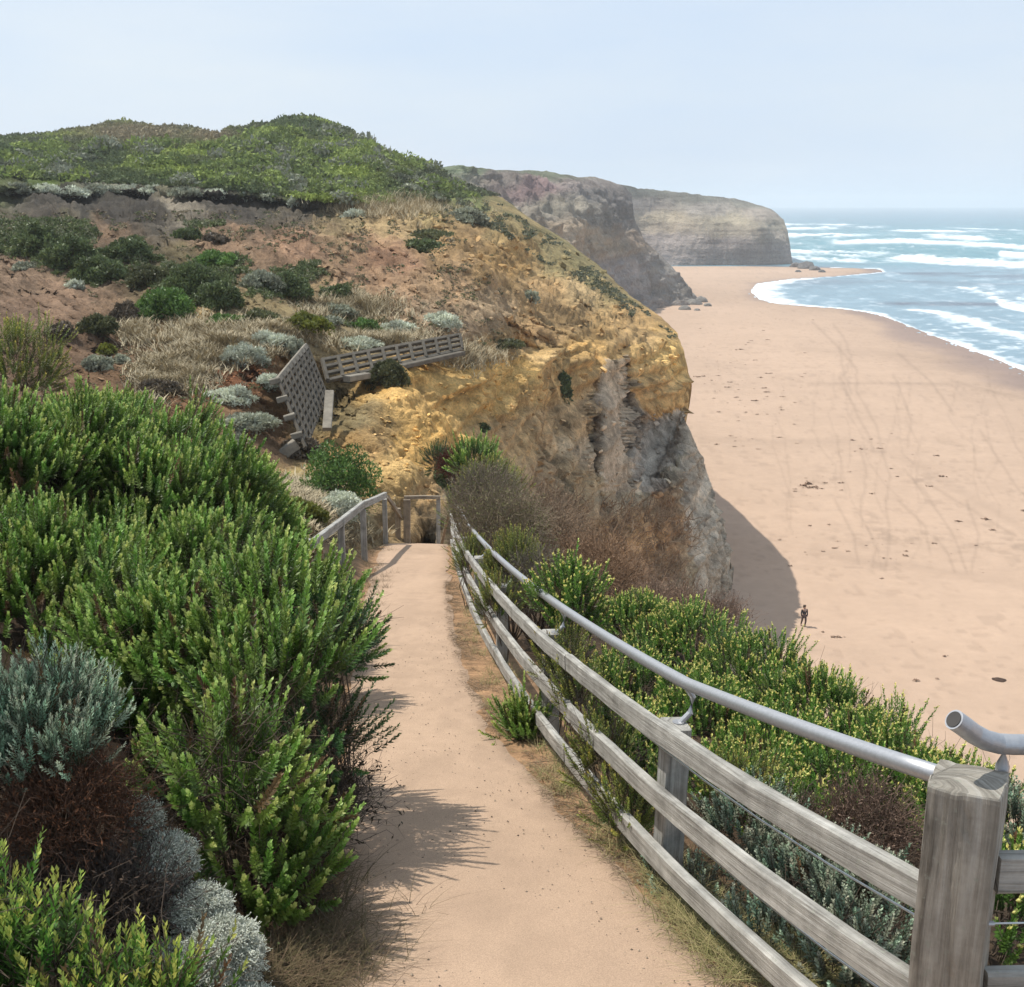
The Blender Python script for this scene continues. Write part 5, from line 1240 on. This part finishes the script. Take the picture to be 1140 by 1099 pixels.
# brown brushwood on the cliff foot
def footcol(P, px, py, rs):
    m = rs.rand(len(P), 1); return np.array([.26, .17, .10])*m+np.array([.50, .35, .22])*(1-m)
x, y, rs = region_pts(7000, 815, 515, 775, 520, 720, lambda x, y: (y > np.interp(x, [515, 560, 600, 660, 700, 760, 775], [500, 520, 545, 560, 560, 565, 600])) & (fbm(x/22, y/22, o=3, s=816) > -.25))
P, Nn, K = surf_many(x, y); n = len(P); s = np.linspace(0, 1, 5)[None, :, None]; k = P[:, 1]/F
dr = unit(Nn*.7+UP*.9+rs.randn(n, 3)*.55); PP = P[:, None]+dr[:, None]*s*(k*(6+11*rs.rand(n)))[:, None, None]+np.cumsum(rs.randn(n, 5, 3), 1)*(k*1.5)[:, None, None]
V, Fq, C = curves(PP, .030, .015, (1, 1, 1), rs=rs); C = C*np.repeat(footcol(P, None, None, rs), 15, 0)
o = mesh('brush', V, Fq, TWIG, C); tag(o, 'reddish brown leafless brush over the foot of the cliff', kind='stuff')
# dry grass on the slope
Z = [(225, 378, 55, 22), (262, 392, 50, 16), (440, 232, 60, 12), (330, 558, 50, 22), (395, 345, 50, 14), (430, 380, 60, 8), (200, 415, 40, 22), (345, 585, 30, 10), (170, 420, 20, 25), (300, 370, 50, 8), (150, 372, 16, 14), (520, 398, 40, 12), (380, 600, 30, 12)]
rs = np.random.RandomState(820); xs, ys = [], []
for (a, b, rx, ry_) in Z:
    m = int(rx*ry_*.55)+90; xs.append(a+rs.randn(m)*rx*.5); ys.append(b+rs.randn(m)*ry_*.5)
P, Nn, K = surf_many(np.concatenate(xs), np.concatenate(ys)); base = np.repeat(P, 9, 0)+rs.randn(len(P)*9, 3)*np.array([.1, .1, .02])*np.repeat(P[:, 1:2]/40, 9, 0)
g = blades(base, .013*base[:, 1]*.6, .00055*base[:, 1].mean(), .8, (.46, .38, .25), (.33, .28, .18), rs, seg=3)
o = mesh('slope_grass', *g[:2], TWIG, g[2]); tag(o, 'dry straw coloured grass in patches on the slope', kind='stuff')
# stones
def stones(name, label, P, sz, seed, mat, col):
    rs = np.random.RandomState(seed); n = len(P); bm_v = np.array([(1,0,0),(-1,0,0),(0,1,0),(0,-1,0),(0,0,1),(0,0,-1),(.6,.6,.5),(-.6,.55,.5),(.55,-.6,.55),(-.6,-.6,.45)], float)
    f = np.array([(0,6,8),(6,0,2),(6,2,4),(2,7,4),(2,1,7),(7,1,9),(1,3,9),(3,8,9),(8,3,0),(4,8,6),(4,9,8),(4,7,9),(0,5,2),(2,5,1),(1,5,3),(3,5,0)])
    R3 = rs.randn(n, 3, 3)*.35+np.eye(3); V = (bm_v[None]*(.7+.6*rs.rand(n, 10, 1)))@R3*(sz[:, None, None]*np.array([1, 1, .7]))+P[:, None]
    C = np.repeat(np.array(col)*(.65+.7*rs.rand(n, 1, 1)), 10, 1)
    o = mesh(name, V.reshape(-1, 3), (np.arange(n)[:, None, None]*10+f).reshape(-1, 3), mat, C.reshape(-1, 3), smooth=False)
    if label: tag(o, label, kind='stuff')
    return o
ROCK = mat_terrain('rubble', 2, .5, stain=.35, dist=.1)
x, y, rs = region_pts(9000, 830, -40, 760, 235, 560, lambda x, y: (fbm(x/14, y/10, o=3, s=831) > -.05) & (greenness(x, y) < .1) & ~((x < 130) & (y > 300) & (y < 400)))
P, Nn, K = surf_many(x, y); c = slope_colour(np.asarray(x)[K], np.asarray(y)[K])
o = stones('rubble', 'small stones and clods strewn on the eroded slope', P, P[:, 1]/F*(.5+rs.rand(len(P))**4*4.0), 832, ROCK, (1, 1, 1))
cc = np.ones((len(P)*10, 4), np.float32); cc[:, :3] = np.repeat(c*(.65+.7*rs.rand(len(P), 1)), 10, 0); o.data.color_attributes['Col'].data.foreach_set('color', cc.ravel())
# fallen rocks at the foot of the two farther cliffs and a boulder on the beach
def boulder(px, py, r, label, group, seed, col, name='rock', flat=.7, dz=0):
    X, Y, z = [float(v) for v in at_z(px, py, BZ+.25)]; rs = np.random.RandomState(seed)
    d = dome(90, rs, -.6); rr = 1+.35*fbm(d[:, 0]*1.6+seed, d[:, 1]*1.6, d[:, 2]*1.6, o=3, s=seed)
    import bmesh
    bm = bmesh.new()
    for v in d*rr[:, None]*np.array([r, r*.8, r*flat]): bm.verts.new(v)
    bmesh.ops.convex_hull(bm, input=bm.verts); bmesh.ops.subdivide_edges(bm, edges=bm.edges, cuts=1, use_grid_fill=True)
    me = bpy.data.meshes.new(name); bm.to_mesh(me); bm.free(); a = me.color_attributes.new('Col', 'FLOAT_COLOR', 'POINT')
    vv = np.zeros(len(me.vertices)*3); me.vertices.foreach_get('co', vv); vv = vv.reshape(-1, 3); vv *= (1+.10*fbm(vv[:, 0]*3/r, vv[:, 1]*3/r, vv[:, 2]*3/r, s=seed))[:, None]; me.vertices.foreach_set('co', vv.ravel())
    a.data.foreach_set('color', np.tile(np.array([*col, 1.]), len(me.vertices))); me.materials.append(ROCKF)
    o = bpy.data.objects.new(name, me); COL.objects.link(o); o.location = (X, Y, z+dz); tag(o, label, 'rock', group)
ROCKF = mat_terrain('fallen_rock', .8, .8, stain=.4, dist=.2)
RL = [(886,297,3.2,'pale'),(897,299,4.4,'large dark'),(907,301,3.0,'low dark'),(915,303,1.7,'small outermost'),(889,303,1.6,'small near')]
for i, (x, y, r, s) in enumerate(RL): boulder(x, y, r, s+' fallen rock at the seaward tip of the banded headland', 'rocks at the headland tip', 850+i, (.17, .16, .15))
RL = [(752,330,5.0,'tall'),(764,334,4.0,'second'),(772,339,2.8,'third'),(780,336,2.4,'grey'),(788,341,1.4,'outermost small'),(762,345,2.0,'near low'),(776,346,1.0,'small flat')]
for i, (x, y, r, s) in enumerate(RL): boulder(x, y, r, s+' fallen rock at the foot of the grey gullied cliff', 'rocks below the gullied cliff', 860+i, (.25, .235, .21))
boulder(1112, 757.5, .55, 'flat dark brown rock half buried in the sand near the right edge', None, 880, (.085, .055, .04), flat=.30, dz=-.02)
# seaweed scraps on the sand
rs = np.random.RandomState(890); L_ = []
for (a, b, rx, ry_, n, s) in [(830,425,50,32,70,1.0),(800,400,30,20,30,.8),(850,460,40,16,30,.8),(900,545,25,12,34,.9),(960,520,50,40,26,1),(830,490,45,6,20,1),(1040,540,60,50,14,1),(960,610,70,14,26,.8),(1060,600,50,30,12,1),(880,400,60,25,24,.7),(1000,620,60,20,14,.8),(1010,740,90,30,12,.9),(790,385,25,12,16,.7),(900,590,40,20,14,.8),(850,360,70,14,18,.6)]:
    q = rs.randn(n, 2)*.6; L_ += [(a+u*rx, b+v*ry_, s*(.25+rs.rand()**3*1.3)) for u, v in q[:int(n*.8)]]
L_ += [(916,703,1.0),(932,709,2.0),(1020,757,1.6),(1049,530,1.8),(1067,580,1.6),(1105,590,1.6),(1098,578,2.2),(1008,618,1.3),(961,500,1.6),(949,490,1.5),(900,538,2.4),(905,542,2.2),(895,540,1.8),(880,630,1.4),(1140,568,1.6)]
L_ = np.array(L_); X, Y, z = at_z(L_[:, 0], L_[:, 1], BZ+.36); k = L_[:, 2]*1.0*Y/F
m = 14; n = len(X); p = np.stack([X, Y, z+0*X], 1)[:, None]+rs.randn(n, m, 3)*np.array([1.3, .8, .05])*k[:, None, None]; l = k[:, None, None]*(.8+.8*rs.rand(n, m, 1)); az = rs.rand(n, m)*6.28
ld = np.stack([np.cos(az), np.sin(az), .25*rs.randn(n, m)], -1); sd = np.stack([-np.sin(az), np.cos(az), .25*rs.randn(n, m)], -1)
V = np.stack([p-ld*l, p+sd*l*.4, p+ld*l, p-sd*l*.4], 2).reshape(-1, 3); C = np.repeat(np.array([.19, .12, .08])*(.7+.6*rs.rand(n*m, 1)), 4, 0)
o = mesh('seaweed', V, quads(n*m), TWIG, C, smooth=False); tag(o, 'scraps of dark seaweed scattered over the sand', kind='stuff')
# two thin posts on the hill
for (px, py, h, lab) in ((42, 213, 10, 'thin dark post standing on the scarp lip near the left edge'), (293, 141, 9, 'thin marker pole on the hill skyline beside the summit')):
    p, n_ = surf(px, py+1)
    if p:
        k = p.y/F; mb = MB().tube([p+Vector((0, 0, -.3)), p+Vector((0, 0, h*k))], .9*k*.5, 8, scales=[1, .85]); e = mb.build('post', mat_plain('dark_post', (.08, .07, .06)), None); tag(e, lab, 'post')
